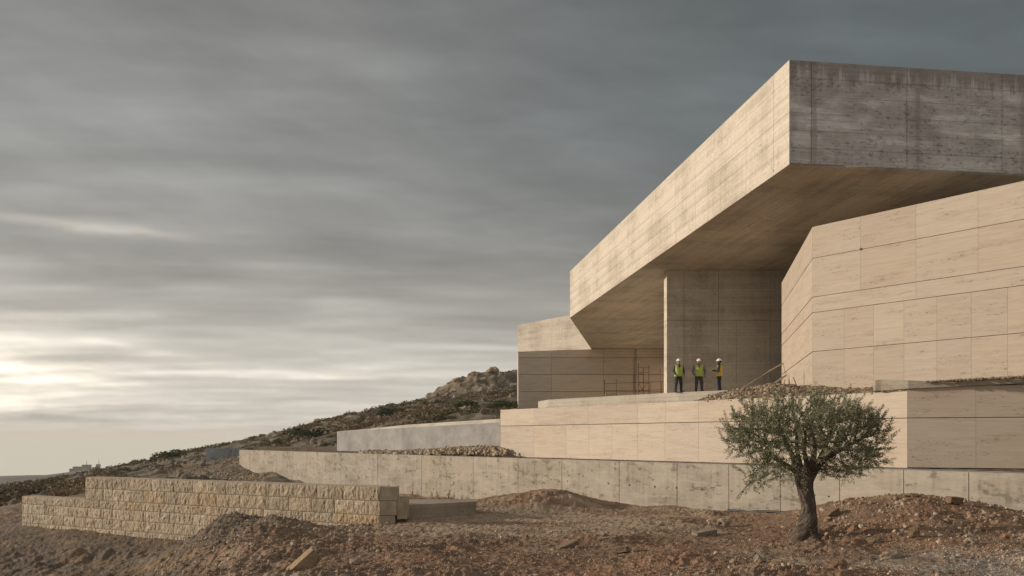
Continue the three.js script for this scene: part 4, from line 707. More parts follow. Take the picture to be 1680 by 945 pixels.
function nets(f, lo, hi, cell) {
  const n = [0, 1, 2].map((k) => Math.ceil((hi[k] - lo[k]) / cell) + 1), [nx, ny, nz] = n, v = new Float32Array(nx * ny * nz), id = (i, j, k) => i + nx * (j + ny * k);
  for (let k = 0; k < nz; k++) for (let j = 0; j < ny; j++) for (let i = 0; i < nx; i++) v[id(i, j, k)] = f(lo[0] + i * cell, lo[1] + j * cell, lo[2] + k * cell);
  const at_ = new Int32Array(v.length).fill(-1), p = [], idx = [];
  for (let k = 0; k + 1 < nz; k++) for (let j = 0; j + 1 < ny; j++) for (let i = 0; i + 1 < nx; i++) {
    let c = 0, x = 0, y = 0, z = 0, s = 0; for (let b = 0; b < 8; b++) if (v[id(i + (b & 1), j + (b >> 1 & 1), k + (b >> 2))] < 0) s++;
    if (s === 0 || s === 8) continue;
    for (let b = 0; b < 8; b++) for (const ax of [1, 2, 4]) if (!(b & ax)) { const e = b | ax, va = v[id(i + (b & 1), j + (b >> 1 & 1), k + (b >> 2))], vb = v[id(i + (e & 1), j + (e >> 1 & 1), k + (e >> 2))]; if ((va < 0) !== (vb < 0)) { const t = va / (va - vb); x += (b & 1) + (ax === 1 ? t : 0); y += (b >> 1 & 1) + (ax === 2 ? t : 0); z += (b >> 2) + (ax === 4 ? t : 0); c++; } }
    at_[id(i, j, k)] = p.length / 3; p.push(lo[0] + (i + x / c) * cell, lo[1] + (j + y / c) * cell, lo[2] + (k + z / c) * cell);
  }
  for (let k = 1; k + 1 < nz; k++) for (let j = 1; j + 1 < ny; j++) for (let i = 1; i + 1 < nx; i++) {
    const a = v[id(i, j, k)] < 0;
    for (const [ax, e, q] of [[id(i + 1, j, k), [0, 1, 0], [0, 0, 1]], [id(i, j + 1, k), [0, 0, 1], [1, 0, 0]], [id(i, j, k + 1), [1, 0, 0], [0, 1, 0]]]) {
      if ((v[ax] < 0) === a) continue;
      const A = at_[id(i, j, k)], B = at_[id(i - e[0], j - e[1], k - e[2])], C = at_[id(i - e[0] - q[0], j - e[1] - q[1], k - e[2] - q[2])], Dd = at_[id(i - q[0], j - q[1], k - q[2])];
      if (a) idx.push(A, B, C, A, C, Dd); else idx.push(A, C, B, A, Dd, C);
    }
  }
  const g = new THREE.BufferGeometry(); g.setAttribute('position', new THREE.Float32BufferAttribute(p, 3)); g.setIndex(idx); g.computeVertexNormals(); return g;
}
function makePerson({ px, turn, label, skin, shirt, trousers, vest, arms, legs, hair, headTurn = 0, glove = null }) {
  const D = 42.1, base = W((px - CX) / F * D, DECK, D), t = thing('person', label, 'person', base);
  t.rotation.y = turn; t.scale.set(1.1, 1.02, 1.1);
  const B = plain(...skin, 0.6), sgn = [-1, 1];   // -1: the figure's right, at -x while it faces +z
  const torso = blend([ell([0, 0.97, 0], [0.165, 0.13, 0.12]), ell([0, 1.13, 0.01], [0.155, 0.15, 0.118]), ell([0, 1.31, 0], [0.178, 0.16, 0.12]), cap([-0.13, 1.41, 0], [0.13, 1.41, 0], 0.066, 0.066)], 0.06);
  const neck = cap([0, 1.43, -0.01], [0, 1.56, 0.01], 0.062, 0.054);
  const legF = [], armF = [], footF = [], cuffs = [];
  sgn.forEach((s, i) => { const [hip, knee, ank] = legs[i]; legF.push(cap(hip, knee, 0.098, 0.064), cap(knee, ank, 0.062, 0.044)); footF.push(cap([ank[0], 0.055, ank[2] - 0.03], [ank[0] + s * 0.03, 0.045, ank[2] + 0.16], 0.05, 0.042), cap(ank, [ank[0], 0.06, ank[2]], 0.05, 0.052)); const [sh, el, wr] = arms[i]; armF.push(cap(sh, el, 0.056, 0.043), cap(el, wr, 0.043, 0.03)); });
  const legAll = blend([...legF, ell([0, 0.97, 0], [0.165, 0.11, 0.118])], 0.035), armAll = blend(armF, 0.03), feet = blend(footF, 0.02), shirtF = blend([torso, ...armF, cap([0, 1.44, -0.005], [0, 1.49, 0], 0.075, 0.068)], 0.035);
  const whole = blend([torso, neck, ...legF, ...armF, ...footF], 0.03), lo = [-0.52, -0.03, -0.34], hi = [0.52, 1.62, 0.5];
  const bodyG = nets((x, y, z) => whole(x, y, z) + 0.006, lo, hi, 0.014);
  // head, with its face
  const ch = Math.cos(headTurn), shh = Math.sin(headTurn), headF = blend([ell([0, 1.665, 0.005], [0.073, 0.092, 0.092]), ell([0, 1.60, 0.03], [0.056, 0.062, 0.06]), cap([0, 1.655, 0.092], [0, 1.628, 0.108], 0.009, 0.014), ell([0, 1.597, 0.083], [0.026, 0.008, 0.01]), ell([0, 1.573, 0.07], [0.024, 0.02, 0.02]), ell([-0.075, 1.645, 0], [0.012, 0.03, 0.019]), ell([0.075, 1.645, 0], [0.012, 0.03, 0.019]), cap([-0.045, 1.672, 0.082], [0.045, 1.672, 0.082], 0.011, 0.011), neck], 0.018);
  const eyes = [ell([-0.031, 1.652, 0.092], [0.014, 0.009, 0.012]), ell([0.031, 1.652, 0.092], [0.014, 0.009, 0.012])], sock = (x, y, z) => Math.max(headF(x, y, z), -Math.min(eyes[0](x, y, z), eyes[1](x, y, z)));
  const turnBack = (f) => (x, y, z) => f(x * ch - z * shh, y, x * shh + z * ch);
  const headG = nets(turnBack(sock), [-0.13, 1.5, -0.13], [0.13, 1.78, 0.15], 0.006);
  // hands: palm, four fingers and a thumb
  const hands = sgn.map((s, i) => {
    const [, el, wr] = arms[i], e = new THREE.Vector3(...el), w = new THREE.Vector3(...wr), d = w.clone().sub(e).normalize(), side = V(0, 0, 1).addScaledVector(d, -d.z).normalize(), nrm = d.clone().cross(side).multiplyScalar(s), fs = [];
    if (side.lengthSq() < 0.1) side.set(0, 1, 0);
    const pt = (a, b, c) => w.clone().addScaledVector(d, a).addScaledVector(side, b).addScaledVector(nrm, c).toArray();
    fs.push(cap(pt(0.0, 0, 0), pt(0.03, 0, 0), 0.026, 0.028), cap(pt(0.045, -0.022, 0), pt(0.045, 0.022, 0), 0.02, 0.02), cap(pt(0.075, -0.026, 0), pt(0.078, 0.026, 0), 0.015, 0.015));
    [[-0.028, 0.034], [-0.009, 0.041], [0.01, 0.044], [0.029, 0.038]].forEach(([b, l]) => { const k1 = pt(0.085, b, 0), k2 = pt(0.085 + l * 0.9, b * 1.1, -0.014), k3 = pt(0.085 + l * 1.35, b * 1.1, -0.04); fs.push(cap(k1, k2, 0.0095, 0.0085), cap(k2, k3, 0.0085, 0.0075)); });
    fs.push(cap(pt(0.025, 0.03, 0), pt(0.06, 0.056, -0.012), 0.013, 0.0105), cap(pt(0.06, 0.056, -0.012), pt(0.088, 0.06, -0.028), 0.01, 0.0085));
    const f = blend(fs, 0.008), c = pt(0.07, 0, -0.01); return nets(f, c.map((x) => x - 0.115), c.map((x) => x + 0.115), 0.0042);
  });
  const gl = glove ? hands.splice(glove[0], 1)[0] : null;
  part('body', mergeGeometries([bodyG, headG, ...hands]), B, t);
  if (gl) part('glove', gl, plain(...glove[1], 0.7), t);
  part('shirt', nets((x, y, z) => { let d = shirtF(x, y, z) - 0.010; d = Math.max(d, 0.93 - y); return Math.max(d, y - 1.5); }, lo, hi, 0.014), plain(...shirt, 0.9), t);
  part('trousers', nets((x, y, z) => Math.max(legAll(x, y, z) - 0.014 - 0.006 * noise(x * 14, y * 9, z * 14), 0.075 - y, y - 1.02), lo, hi, 0.013), plain(...trousers, 0.9), t);
  part('boots', nets((x, y, z) => Math.max(feet(x, y, z) - 0.012, y - 0.16), lo, [0.52, 0.3, 0.5], 0.011), plain(0.022, 0.02, 0.018, 0.7), t);
  const vest_ = blend([torso, ell([0, 0.9, 0], [0.172, 0.14, 0.125])], 0.04), vf = (x, y, z) => vest_(x, y, z) - 0.03 - 0.007 * noise(x * 10, y * 6, z * 10), vcut = (x, y, z) => Math.max(0.86 - y, y - 1.47, z > 0 ? 0.6 * (0.075 - Math.abs(x) + (y - 1.46) * 0.42) : -1, Math.hypot(x, (z - 0.0) * 1.0) < 0.075 && y > 1.36 ? 0.02 : -1, Math.abs(x) - 0.205);
  part('vest', nets((x, y, z) => Math.max(vf(x, y, z), vcut(x, y, z)), lo, hi, 0.011), plain(...vest, 0.75), t);
  const strip = plain(0.42, 0.40, 0.36, 0.45);
  for (const [a, b] of [[0.965, 1.015], [1.09, 1.14]]) part('reflective_band', nets((x, y, z) => Math.max(vf(x, y, z) - 0.006, a - y, y - b, vcut(x, y, z)), [-0.3, a - 0.03, -0.25], [0.3, b + 0.03, 0.25], 0.011), strip, t);
  for (const s of sgn) part('reflective_band', nets((x, y, z) => Math.max(vf(x, y, z) - 0.006, vcut(x, y, z), Math.abs(x - s * 0.125) - 0.022, 1.145 - y), [-0.3, 1.1, -0.25], [0.3, 1.52, 0.25], 0.011), strip, t);
  // hair below the helmet, helmet with brim and peak
  part('hair', nets(turnBack((x, y, z) => Math.max(ell([0, 1.67, -0.008], [0.08, 0.095, 0.094])(x, y, z), z - 0.035 + (y - 1.66) * 0.2, 1.60 - y)), [-0.13, 1.55, -0.14], [0.13, 1.8, 0.14], 0.007), plain(...hair, 0.9), t);
  const prof = []; for (let i = 0; i <= 10; i++) { const a = i / 10 * Math.PI / 2; prof.push(new THREE.Vector2(Math.cos(a) * 0.112 + 0.0001, Math.sin(a) * 0.125)); }
  const dome = new THREE.LatheGeometry([new THREE.Vector2(0.138, -0.008), new THREE.Vector2(0.136, 0.002), ...prof], 28); dome.scale(1, 1, 1.14);
  const peak = new THREE.CylinderGeometry(0.085, 0.09, 0.008, 24, 1, false); peak.scale(1.1, 1, 0.75); peak.translate(0, -0.004, 0.125);
  const ridge = new THREE.TorusGeometry(0.118, 0.012, 6, 20, Math.PI); ridge.rotateY(Math.PI / 2); ridge.scale(1, 1.02, 1.08);
  const hg = mergeGeometries([dome, peak, ridge].map((g) => g.index ? g.toNonIndexed() : g)); hg.rotateX(0.06); hg.rotateY(headTurn); hg.translate(0, 1.70, 0.005);
  part('helmet', hg, plain(0.78, 0.77, 0.74, 0.4), t);
  return t;
}
makePerson({ px: 1113.2, turn: 0.18, headTurn: -0.25, label: 'worker in hi-vis vest and white helmet standing leftmost, one elbow bent out', skin: [0.36, 0.2, 0.14], shirt: [0.075, 0.08, 0.09], trousers: [0.035, 0.04, 0.048], vest: [0.40, 0.52, 0.06], hair: [0.09, 0.06, 0.04],
  arms: [[[-0.2, 1.41, 0], [-0.27, 1.15, -0.02], [-0.2, 0.93, 0.1]], [[0.2, 1.41, 0], [0.3, 1.17, -0.05], [0.24, 0.95, 0.12]]], legs: [[[-0.09, 0.92, 0], [-0.13, 0.5, 0.02], [-0.16, 0.09, -0.01]], [[0.09, 0.92, 0], [0.12, 0.5, 0.03], [0.15, 0.09, -0.01]]] });
makePerson({ px: 1146.6, turn: -0.05, headTurn: 0.15, label: 'worker in hi-vis vest, white helmet and grey sleeves standing in the middle, facing out', skin: [0.30, 0.17, 0.115], shirt: [0.17, 0.165, 0.15], trousers: [0.06, 0.052, 0.052], vest: [0.42, 0.56, 0.05], hair: [0.05, 0.035, 0.025],
  arms: [[[-0.2, 1.41, 0], [-0.3, 1.15, -0.03], [-0.24, 0.92, 0.09]], [[0.2, 1.41, 0], [0.31, 1.15, -0.04], [0.27, 0.91, 0.07]]], legs: [[[-0.09, 0.92, 0], [-0.12, 0.5, 0.02], [-0.14, 0.09, -0.02]], [[0.09, 0.92, 0], [0.13, 0.5, 0.02], [0.16, 0.09, 0.0]]] });
makePerson({ px: 1180.3, turn: -1.9, headTurn: 0.1, label: 'worker in yellow vest and white helmet turned away to the left, forearm raised', skin: [0.09, 0.05, 0.033], shirt: [0.045, 0.045, 0.06], trousers: [0.025, 0.03, 0.042], vest: [0.62, 0.45, 0.025], hair: [0.012, 0.01, 0.009], glove: [1, [0.6, 0.48, 0.06]],
  arms: [[[-0.2, 1.41, 0], [-0.24, 1.14, 0.0], [-0.2, 0.92, 0.1]], [[0.2, 1.41, 0], [0.24, 1.13, 0.03], [0.2, 1.17, 0.30]]], legs: [[[-0.09, 0.92, 0], [-0.1, 0.5, 0.03], [-0.11, 0.09, 0.03]], [[0.09, 0.92, 0], [0.11, 0.5, 0.0], [0.13, 0.09, -0.06]]] });

// ---------------------------------------------------------------- scaffold, timbers, pipe
{
  const D = 60, b = W(...(() => { const p = at(1030, D); return [p[0], DECK, p[1]]; })()), t = thing('scaffold', 'rusty scaffold tower and guard rails in the shaded forecourt behind the slab', 'scaffold', b);
  const Q = (px, py, z = 0) => { const d = D + z; return W((px - CX) / F * d, lvl(py, d), d).sub(b); }, G = (px, z = 0) => { const d = D + z; return W((px - CX) / F * d, DECK, d).sub(b); };
  for (const [px, top, r, z] of [[991.8, 623, 0.05, 0], [1011.4, 622, 0.028, 0.2], [1047.4, 596, 0.045, 0], [1055.4, 603, 0.045, 1.0], [1064.6, 599.5, 0.035, 0], [1066.6, 625, 0.03, 1.2], [1083.6, 604, 0.02, 0.4], [1085.5, 627, 0.04, 1.4]]) part('post', bar(G(px, z), Q(px, top, z), r * 0.75), M.rust, t);
  for (const [a, ya, c, yc, r] of [[992, 629.6, 1050, 627.2, 0.022], [1050, 627.2, 1089, 626, 0.022], [992, 641, 1089, 639.4, 0.02], [1047, 603.2, 1064.5, 603.6, 0.022], [1047, 611, 1064.5, 611, 0.02], [1047, 613.6, 1056, 613.6, 0.035], [1047, 628, 1065, 628.6, 0.03], [1047, 640.6, 1065, 641, 0.025], [1048, 642.6, 1066, 642.4, 0.03]]) part('rail', bar(Q(a, ya, 0.06), Q(c, yc, 0.06), r * 0.75), M.rust, t);
  const pl = beamBox(Q(993, 647.5, 0.3), Q(1010, 646.6, 0.3), 0.5, 0.1); part('deck_board', pl, M.wood, t);
  for (const [a, ya, c, yc] of [[1047.5, 643, 1064, 629], [1055.5, 641, 1047.6, 629]]) part('brace', bar(Q(a, ya, 0.1), Q(c, yc, 0.1), 0.018), M.rust, t);
  const wd = (n, pts, w, label) => { const bb = W(...pts[0]); solo(n, beamBox(V(0, 0, 0), W(...pts[1]).sub(bb), w, w * 0.6), M.wood, label, 'timber', bb); };
  const w = (px, py, d) => [(px - CX) / F * d, lvl(py, d), d];
  wd('timber_prop', [w(1213, 640, 40.2), w(1268, 605, 43.2)], 0.06, 'long pale timber prop slanting up from the rubble against the pier');
  wd('timber_prop', [w(1262, 608.5, 43.6), w(1284, 596.5, 44.6)], 0.09, 'short upper timber prop crossing behind the corner of the travertine block');
  wd('timber_prop', [w(1267, 631.5, 38), w(1289, 616, 40.2)], 0.1, 'short timber leaning on the narrow face of the travertine block');
  // dark pipe along the wall foot
  const pts = []; for (let px = 1194; px <= 1322; px += 16) { const d = wallD(px) - 0.35, X = (px - CX) / F * d; pts.push(V(X, Math.max(lvl(840.6 + (px - 1194) * 0.019, d) + EYE, groundY(X, d) + EYE + 0.03), -d)); }
  const pb = pts[4].clone(); solo('drain_pipe', new THREE.TubeGeometry(new THREE.CatmullRomCurve3(pts.map((p) => p.clone().sub(pb))), 60, 0.05, 10), M.pipe, 'thin black pipe lying along the foot of the long concrete wall behind the olive trunk', 'pipe', pb);
}

// ---------------------------------------------------------------- stones
function stoneGeo(seed, detail = 1, flat = 0.7) {
  const g = mergeVertices(new THREE.IcosahedronGeometry(1, detail).deleteAttribute('uv').deleteAttribute('normal')), p = g.attributes.position, v = V(0, 0, 0);
  for (let i = 0; i < p.count; i++) { v.fromBufferAttribute(p, i); const k = 1 + 0.38 * noise(v.x * 1.3 + seed, v.y * 1.3, v.z * 1.3) + 0.2 * noise(v.x * 3 + seed, v.y * 3, v.z * 3 + seed); v.multiplyScalar(k); const cut = 0.72 + 0.1 * Math.sin(seed); if (v.x > cut) v.x = cut; if (v.z < -cut) v.z = -cut; p.setXYZ(i, v.x, v.y * flat, v.z * 0.85); }
  const f = g.toNonIndexed(), q = f.attributes.position, uv = new Float32Array(q.count * 2); for (let i = 0; i < q.count; i++) { uv[i * 2] = q.getX(i) * 0.4 + q.getY(i) * 0.3; uv[i * 2 + 1] = q.getZ(i) * 0.4 + q.getY(i) * 0.2; }
  f.setAttribute('uv', new THREE.BufferAttribute(uv, 2)); f.computeVertexNormals(); return f;
}
const pebbles = [1, 2, 3, 4].map((s) => stoneGeo(s * 5.3, 0, 0.68)), cobbles = [1, 2, 3, 4, 5].map((s) => stoneGeo(s * 3.7 + 1, 1, 0.7)), boulders = [1, 2, 3, 4].map((s) => stoneGeo(s * 7.1, 3, 0.75));
const heaps = (name, label, n, seed, geos, spot, tones, emb = 0.25) => {      // uncountable stones: a few instanced sheets
  const r = rng(seed), lists = geos.map(() => []), e = new THREE.Euler(), qn = new THREE.Quaternion();
  for (let k = 0, tries = 0; k < n && tries < n * 6; tries++) {
    const s = spot(r); if (!s) continue; k++;
    const [X, Y, D, size] = s; e.set(r() * 6.3, r() * 6.3, r() * 6.3); qn.setFromEuler(e);
    const m = new THREE.Matrix4().compose(W(X, Y + size * (0.5 - emb), D), qn, V(size, size * (0.75 + 0.4 * r()), size * (0.8 + 0.5 * r()))), c = tones[Math.floor(r() * tones.length)], v = 0.7 + 0.5 * r();
    lists[Math.floor(r() * geos.length)].push([m, new THREE.Color().setRGB(c[0] * v, c[1] * v, c[2] * v)]);
  }
  lists.forEach((l, i) => { if (!l.length) return; const im = new THREE.InstancedMesh(geos[i], plain(1, 1, 1, 0.95), l.length); l.forEach(([m, c], k) => { im.setMatrixAt(k, m); im.setColorAt(k, c); }); finish(im); im.name = numbered(name); im.userData.kind = 'stuff'; im.userData.label = label; scene.add(im); });
};
const paleT = [[0.42, 0.32, 0.23], [0.34, 0.25, 0.175], [0.30, 0.21, 0.14], [0.48, 0.39, 0.295]], redT = [[0.31, 0.195, 0.125], [0.27, 0.175, 0.115], [0.34, 0.25, 0.175], [0.23, 0.15, 0.10]], tanT = [[0.36, 0.28, 0.18], [0.29, 0.23, 0.155], [0.23, 0.18, 0.125]];
const inView = (r, y0, y1, x0 = -40, x1 = 1720) => { const py = mix(y0, y1, r()), px = mix(x0, x1, r()); let D = 2.85 * F / (py - HY); for (let k = 0; k < 3; k++) { const X = (px - CX) / F * D, Y = tps(Math.atan2(X, D), Math.hypot(X, D)); D = clamp(mix(D, -Y * F / (py - HY), 0.7), 11, 55); } return [(px - CX) / F * D, D, px]; };
const clear = (X, D) => frontOfWall(X, D) > 0.25 && !(CX + F * X / D < 660 && CX + F * X / D > 20 && D > 26.2 * 2373 / (CX + F * X / D + 1750) - 0.1);
const clump = (X, D) => sstep(0.0, 0.55, fbm(X * 0.55, D * 0.55, 3, 33));
heaps('gravel', 'fine gravel and clods strewn over the site earth', 21000, 101, pebbles, (r) => { const [X, D] = inView(r, 800, 960); if (!clear(X, D) || r() > (0.16 + 0.84 * clump(X, D)) * (X < -9 ? 0.35 : 1)) return null; return [X, groundY(X, D), D, 0.008 + 0.024 * r() ** 3]; }, [...paleT, ...redT], 0.3);
heaps('small_stones', 'loose small stones on the earth', 600, 102, cobbles, (r) => { const [X, D] = inView(r, 815, 960); if (!clear(X, D) || r() > 0.08 + 0.92 * clump(X, D) ** 2) return null; return [X, groundY(X, D), D, 0.03 + 0.06 * r() ** 3]; }, [...paleT, ...redT, ...redT], 0.35);
heaps('heap_stones', 'stones in the earth heap right of the olive tree', 1300, 103, cobbles, (r) => { const X = mix(9.2, 17, r()), D = mix(18.6, 25.4, r()); if (frontOfWall(X, D) < 0.2 || r() > 0.3 + 0.7 * clump(X * 1.4, D)) return null; return [X, groundY(X, D), D, 0.018 + 0.075 * r() ** 4]; }, [...redT, ...paleT], 0.35);
heaps('bank_stones', 'angular stones on the bank in front of the split stone wall', 1900, 104, cobbles, (r) => { const X = mix(-10.8, -4.2, r()), D = mix(13.5, 28.5, r()), px = CX + F * X / D; if (!clear(X, D) || px < 250) return null; if (r() > 0.25 + 0.75 * clump(X * 1.3, D * 0.8)) return null; return [X, groundY(X, D), D, 0.016 + 0.065 * r() ** 3]; }, [...tanT, ...paleT, ...redT], 0.35);
heaps('terrace_rubble', 'bank of broken stone rubble on the terrace, above the travertine wall', 7000, 105, cobbles, (r) => {
  const px = mix(1120, 1490, r() ** 0.8), s = along(TW0, TW1, px) / lenP(TW0, TW1), q = lerpP(TW0, TW1, s), b = 0.05 + 2.8 * r(), D = q[1] + b, X = (px - CX) / F * D; if (px > 1436 && b < 1.2) return null; return [X, terraceY(X, D) + 0.03 * r(), D, (0.035 + 0.10 * r() ** 2.4) * (px < 1160 ? 0.5 : 1)]; }, [[0.25, 0.18, 0.115], [0.2, 0.14, 0.09], [0.3, 0.23, 0.155], [0.16, 0.11, 0.075], [0.36, 0.29, 0.21]], 0.35);
heaps('edge_rubble', 'line of dark crumbs of earth along the top of the travertine terrace wall', 700, 106, pebbles, (r) => { const px = mix(880, 1150, r()), s = along(TW0, TW1, px) / lenP(TW0, TW1), q = lerpP(TW0, TW1, s), D = q[1] + 0.2 + 0.5 * r(), X = (px - CX) / F * D; return [X, terraceY(X, D), D, 0.03 + 0.06 * r() ** 2]; }, [[0.12, 0.085, 0.06], [0.2, 0.15, 0.11]], 0.2);
heaps('kerb_rubble', 'small stones along the top of the kerb beam', 420, 107, pebbles, (r) => { const px = mix(1520, 1700, r()), D = mix(27.9, 26.7, (px - 1532) / 160) + 0.25 + 0.7 * r(), X = (px - CX) / F * D; return [X, lvl(mix(626, 617.6, (px - 1532) / 158), D) - 0.02, D, 0.03 + 0.05 * r() ** 2]; }, [[0.17, 0.12, 0.085], [0.25, 0.19, 0.14]], 0.2);
heaps('ledge_rubble', 'broken stone rubble between the long concrete wall and the grey wall', 2600, 108, cobbles, (r) => { const f = mix(0.30, 0.62, r()), b = 0.45 + 3.2 * r(), p = LWf(f, b), px = CX + F * p[0] / p[1]; if (px < 590 || px > 830) return null; return [p[0], ledgeY(p[0], p[1], f, b / 4.2) + 0.06 * r(), p[1], 0.06 + 0.14 * r() ** 2]; }, [...tanT, ...paleT], 0.3);
heaps('far_heap_stones', 'gravel on the spoil heap by the small blue grey wall', 2500, 109, pebbles, (r) => { const px = mix(285, 440, r()), D = mix(60, 83, r()), X = (px - CX) / F * D; if (frontOfWall(X, D) < 0 && px > 393) return null; return [X, groundY(X, D), D, 0.04 + 0.12 * r() ** 2]; }, [...paleT, ...redT], 0.3);
heaps('hill_stones', 'pale limestone outcrops among the scrub of the hill', 1700, 110, cobbles, (r) => { const px = mix(-80, 880, r()), D = mix(46, 172, r() ** 0.8), X = (px - CX) / F * D; if (px > 380 && D < 80) return null; if (px > 20 && px < 400 && D < 44) return null; if (r() > sstep(0.0, 0.4, fbm(X * 0.3, D * 0.3, 4, 19) + 0.05)) return null; return [X, groundY(X, D), D, 0.12 + 0.45 * r() ** 3]; }, [[0.26, 0.22, 0.17], [0.2, 0.165, 0.125], [0.16, 0.13, 0.095]], 0.4);

// scrub: low leafy mounds, beyond counting
const clumpGeo = (seed) => { const r = rng(seed), tr = []; for (let k = 0; k < 70; k++) { const a = r() * 6.28, h = r() ** 0.7, rr = Math.sqrt(1 - h * h * 0.9) * (0.75 + 0.3 * r()), c = V(Math.cos(a) * rr, h * 0.8, Math.sin(a) * rr), s = 0.16 + 0.14 * r(), j = () => V(r() - 0.5, r() - 0.5, r() - 0.5).multiplyScalar(s * 2); tr.push([c.clone().add(j()), c.clone().add(j()), c.clone().add(j()), [0, 0], [1, 0], [0, 1]]); } return soup(tr); };
const clumps = [1, 2, 3].map((s) => clumpGeo(s * 17));
{
  const r = rng(201), lists = clumps.map(() => []), e = new THREE.Euler(), qn = new THREE.Quaternion();
  for (let k = 0; k < 20000; k++) {
    const px = mix(-120, 900, r()), D = 44 * (178 / 44) ** (r() ** 0.75), X = (px - CX) / F * D; if ((px > 385 && D < 82) || (px > 30 && px < 400 && D < 46)) continue;
    if (px > 280 && px < 400 && D > 62 && D < 84) continue; if (px > 705 && D > 130 && r() < 0.93) continue;
    const den = fbm(X * 0.09, D * 0.06, 4, 15) + 0.5 * noise(X * 0.4, D * 0.4, 3); if (r() > sstep(-0.35, 0.35, den)) continue;
    const s = (0.2 + 0.45 * r() ** 2) * (1 + 0.5 * sstep(0.2, 0.5, den)), v = 0.7 + 0.6 * r(), gr = sstep(0.0, 0.45, noise(X * 0.11 + 40, D * 0.11, 8) + 0.3 * (r() - 0.5)), c = mixc([0.205, 0.15, 0.092], [0.125, 0.112, 0.062], gr);
    e.set((r() - 0.5) * 0.3, r() * 6.3, (r() - 0.5) * 0.3); qn.setFromEuler(e);
    lists[k % 3].push([new THREE.Matrix4().compose(W(X, groundY(X, D) - 0.1 * s, D), qn, V(s, s * (0.6 + 0.5 * r()), s)), new THREE.Color().setRGB(c[0] * v, c[1] * v, c[2] * v)]);
  }
  lists.forEach((l, i) => { const im = new THREE.InstancedMesh(clumps[i], plain(1, 1, 1, 1), l.length); l.forEach(([m, c], k) => { im.setMatrixAt(k, m); im.setColorAt(k, c); }); finish(im); im.name = numbered('scrub'); im.userData.kind = 'stuff'; im.userData.label = 'dry brown and olive scrub covering the hillside'; scene.add(im); });
}
// bushes that stand out from the scrub
const bushGeo = (seed) => { const r = rng(seed), parts = []; for (let k = 0; k < 9; k++) { const g = clumps[k % 3].clone(); g.scale(0.5, 0.55, 0.5); g.translate((r() - 0.5) * 1.3, r() * 0.35, (r() - 0.5) * 1.1); parts.push(g); } return mergeGeometries(parts); };
const stemGeo = mergeGeometries([[-0.3, 0.1], [0.25, -0.1], [0, 0.25]].map(([x, z]) => bar(V(x * 0.2, -0.3, z * 0.2), V(x * 1.6, 0.5, z * 1.6), 0.04, 0.015, 5)));
for (const [px, py, D, s, label, c] of [
  [268, 758, 122, 2.6, 'dark green bush on the hillside, left of the small blue grey wall', [0.05, 0.062, 0.026]], [300, 753, 128, 2.1, 'lower green bush just left of the small blue grey wall', [0.062, 0.07, 0.03]],
  [503, 708, 100, 2.6, 'dark green bush on the slope above the left end of the grey wall', [0.038, 0.05, 0.024]], [640, 684, 100, 2.2, 'dark bush on the slope above the middle of the grey wall', [0.045, 0.05, 0.026]],
  [757, 676, 96, 1.9, 'green bush behind the right part of the grey wall', [0.05, 0.062, 0.03]], [826, 672, 96, 2.1, 'green bush beside the left edge of the concrete building', [0.045, 0.055, 0.025]],
]) {
  const X = (px - CX) / F * D, b = W(X, groundY(X, D) - 0.1, D), t = thing('bush', label, 'bush', b), f = part('foliage', bushGeo(px), plain(...c.map((x) => x * 1.6), 1), t); f.scale.set(s, s * 0.7, s); f.userData.kind = 'stuff';
  const st = part('stem', stemGeo, M.bark, t); st.scale.setScalar(s * 0.7);
}
// stones that can be told apart
let rockN = 0;
function rock(px, py, D, sx, sy, sz, label, mat, { name = 'rock', cat = 'rock', sink = 0.25, rot = [0, 0, 0], geo = null, onY = null } = {}) {
  const X = (px - CX) / F * D, y = onY !== null ? onY : groundY(X, D), b = W(X, y, D), g = (geo || boulders[rockN++ % 4]).clone();
  g.scale(sx, sy, sz); g.rotateX(rot[0]); g.rotateZ(rot[2]); g.rotateY(rot[1]); g.translate(0, sy * (0.75 - sink), 0); return solo(name, g, mat, label, cat, b);
}
const blockGeo = (seed) => { const g = new THREE.BoxGeometry(2, 1.4, 1.6, 8, 6, 6), p = g.attributes.position, v = V(0, 0, 0); for (let i = 0; i < p.count; i++) { v.fromBufferAttribute(p, i); const e = 1 - 0.10 * (Math.abs(v.x) ** 6 * 0.5 + Math.abs(v.z / 0.8) ** 6 * 0.5); v.multiplyScalar(e); v.x += 0.10 * noise(v.y * 2 + seed, v.z * 2, 1); v.y += 0.10 * noise(v.x * 2, v.z * 2 + seed, 2); v.z += 0.12 * noise(v.x * 2 + seed, v.y * 2, 3); p.setXYZ(i, v.x, v.y, v.z); } g.computeVertexNormals(); return g; };
const gD = (py, px) => { let D = 2.85 * F / (py - HY); for (let k = 0; k < 6; k++) { const X = (px - CX) / F * D, Y = groundY(X, D); D = clamp(mix(D, -Y * F / (py - HY), 0.6), 10, 60); } return D; };
const G = (px, py) => [px, py, gD(py, px)];
rock(...G(497, 936), 0.34, 0.19, 0.2, 'large slanting yellowish boulder on the bank in front of the split stone wall', std(T.split, T.splitB, 0.03, [0.72, 0.62, 0.5]), { geo: blockGeo(3), rot: [0.1, 0.35, 0.72], sink: 0.3, name: 'boulder', cat: 'boulder' });
rock(...G(584, 930), 0.12, 0.11, 0.11, 'lone pale grey stone on the earth right of the slanting boulder', M.stone[2]);
rock(...G(652, 905), 0.12, 0.07, 0.1, 'small dark clod on the track below the low concrete slab', M.stone[3]);
rock(391.5, 860, 27.4, 0.28, 0.22, 0.2, 'brown boulder resting against the split stone wall on top of the bank', M.stone[1], { geo: blockGeo(9), rot: [0, 0.4, 0.2], sink: 0.35, onY: lvl(862, 27.4), name: 'boulder', cat: 'boulder' });
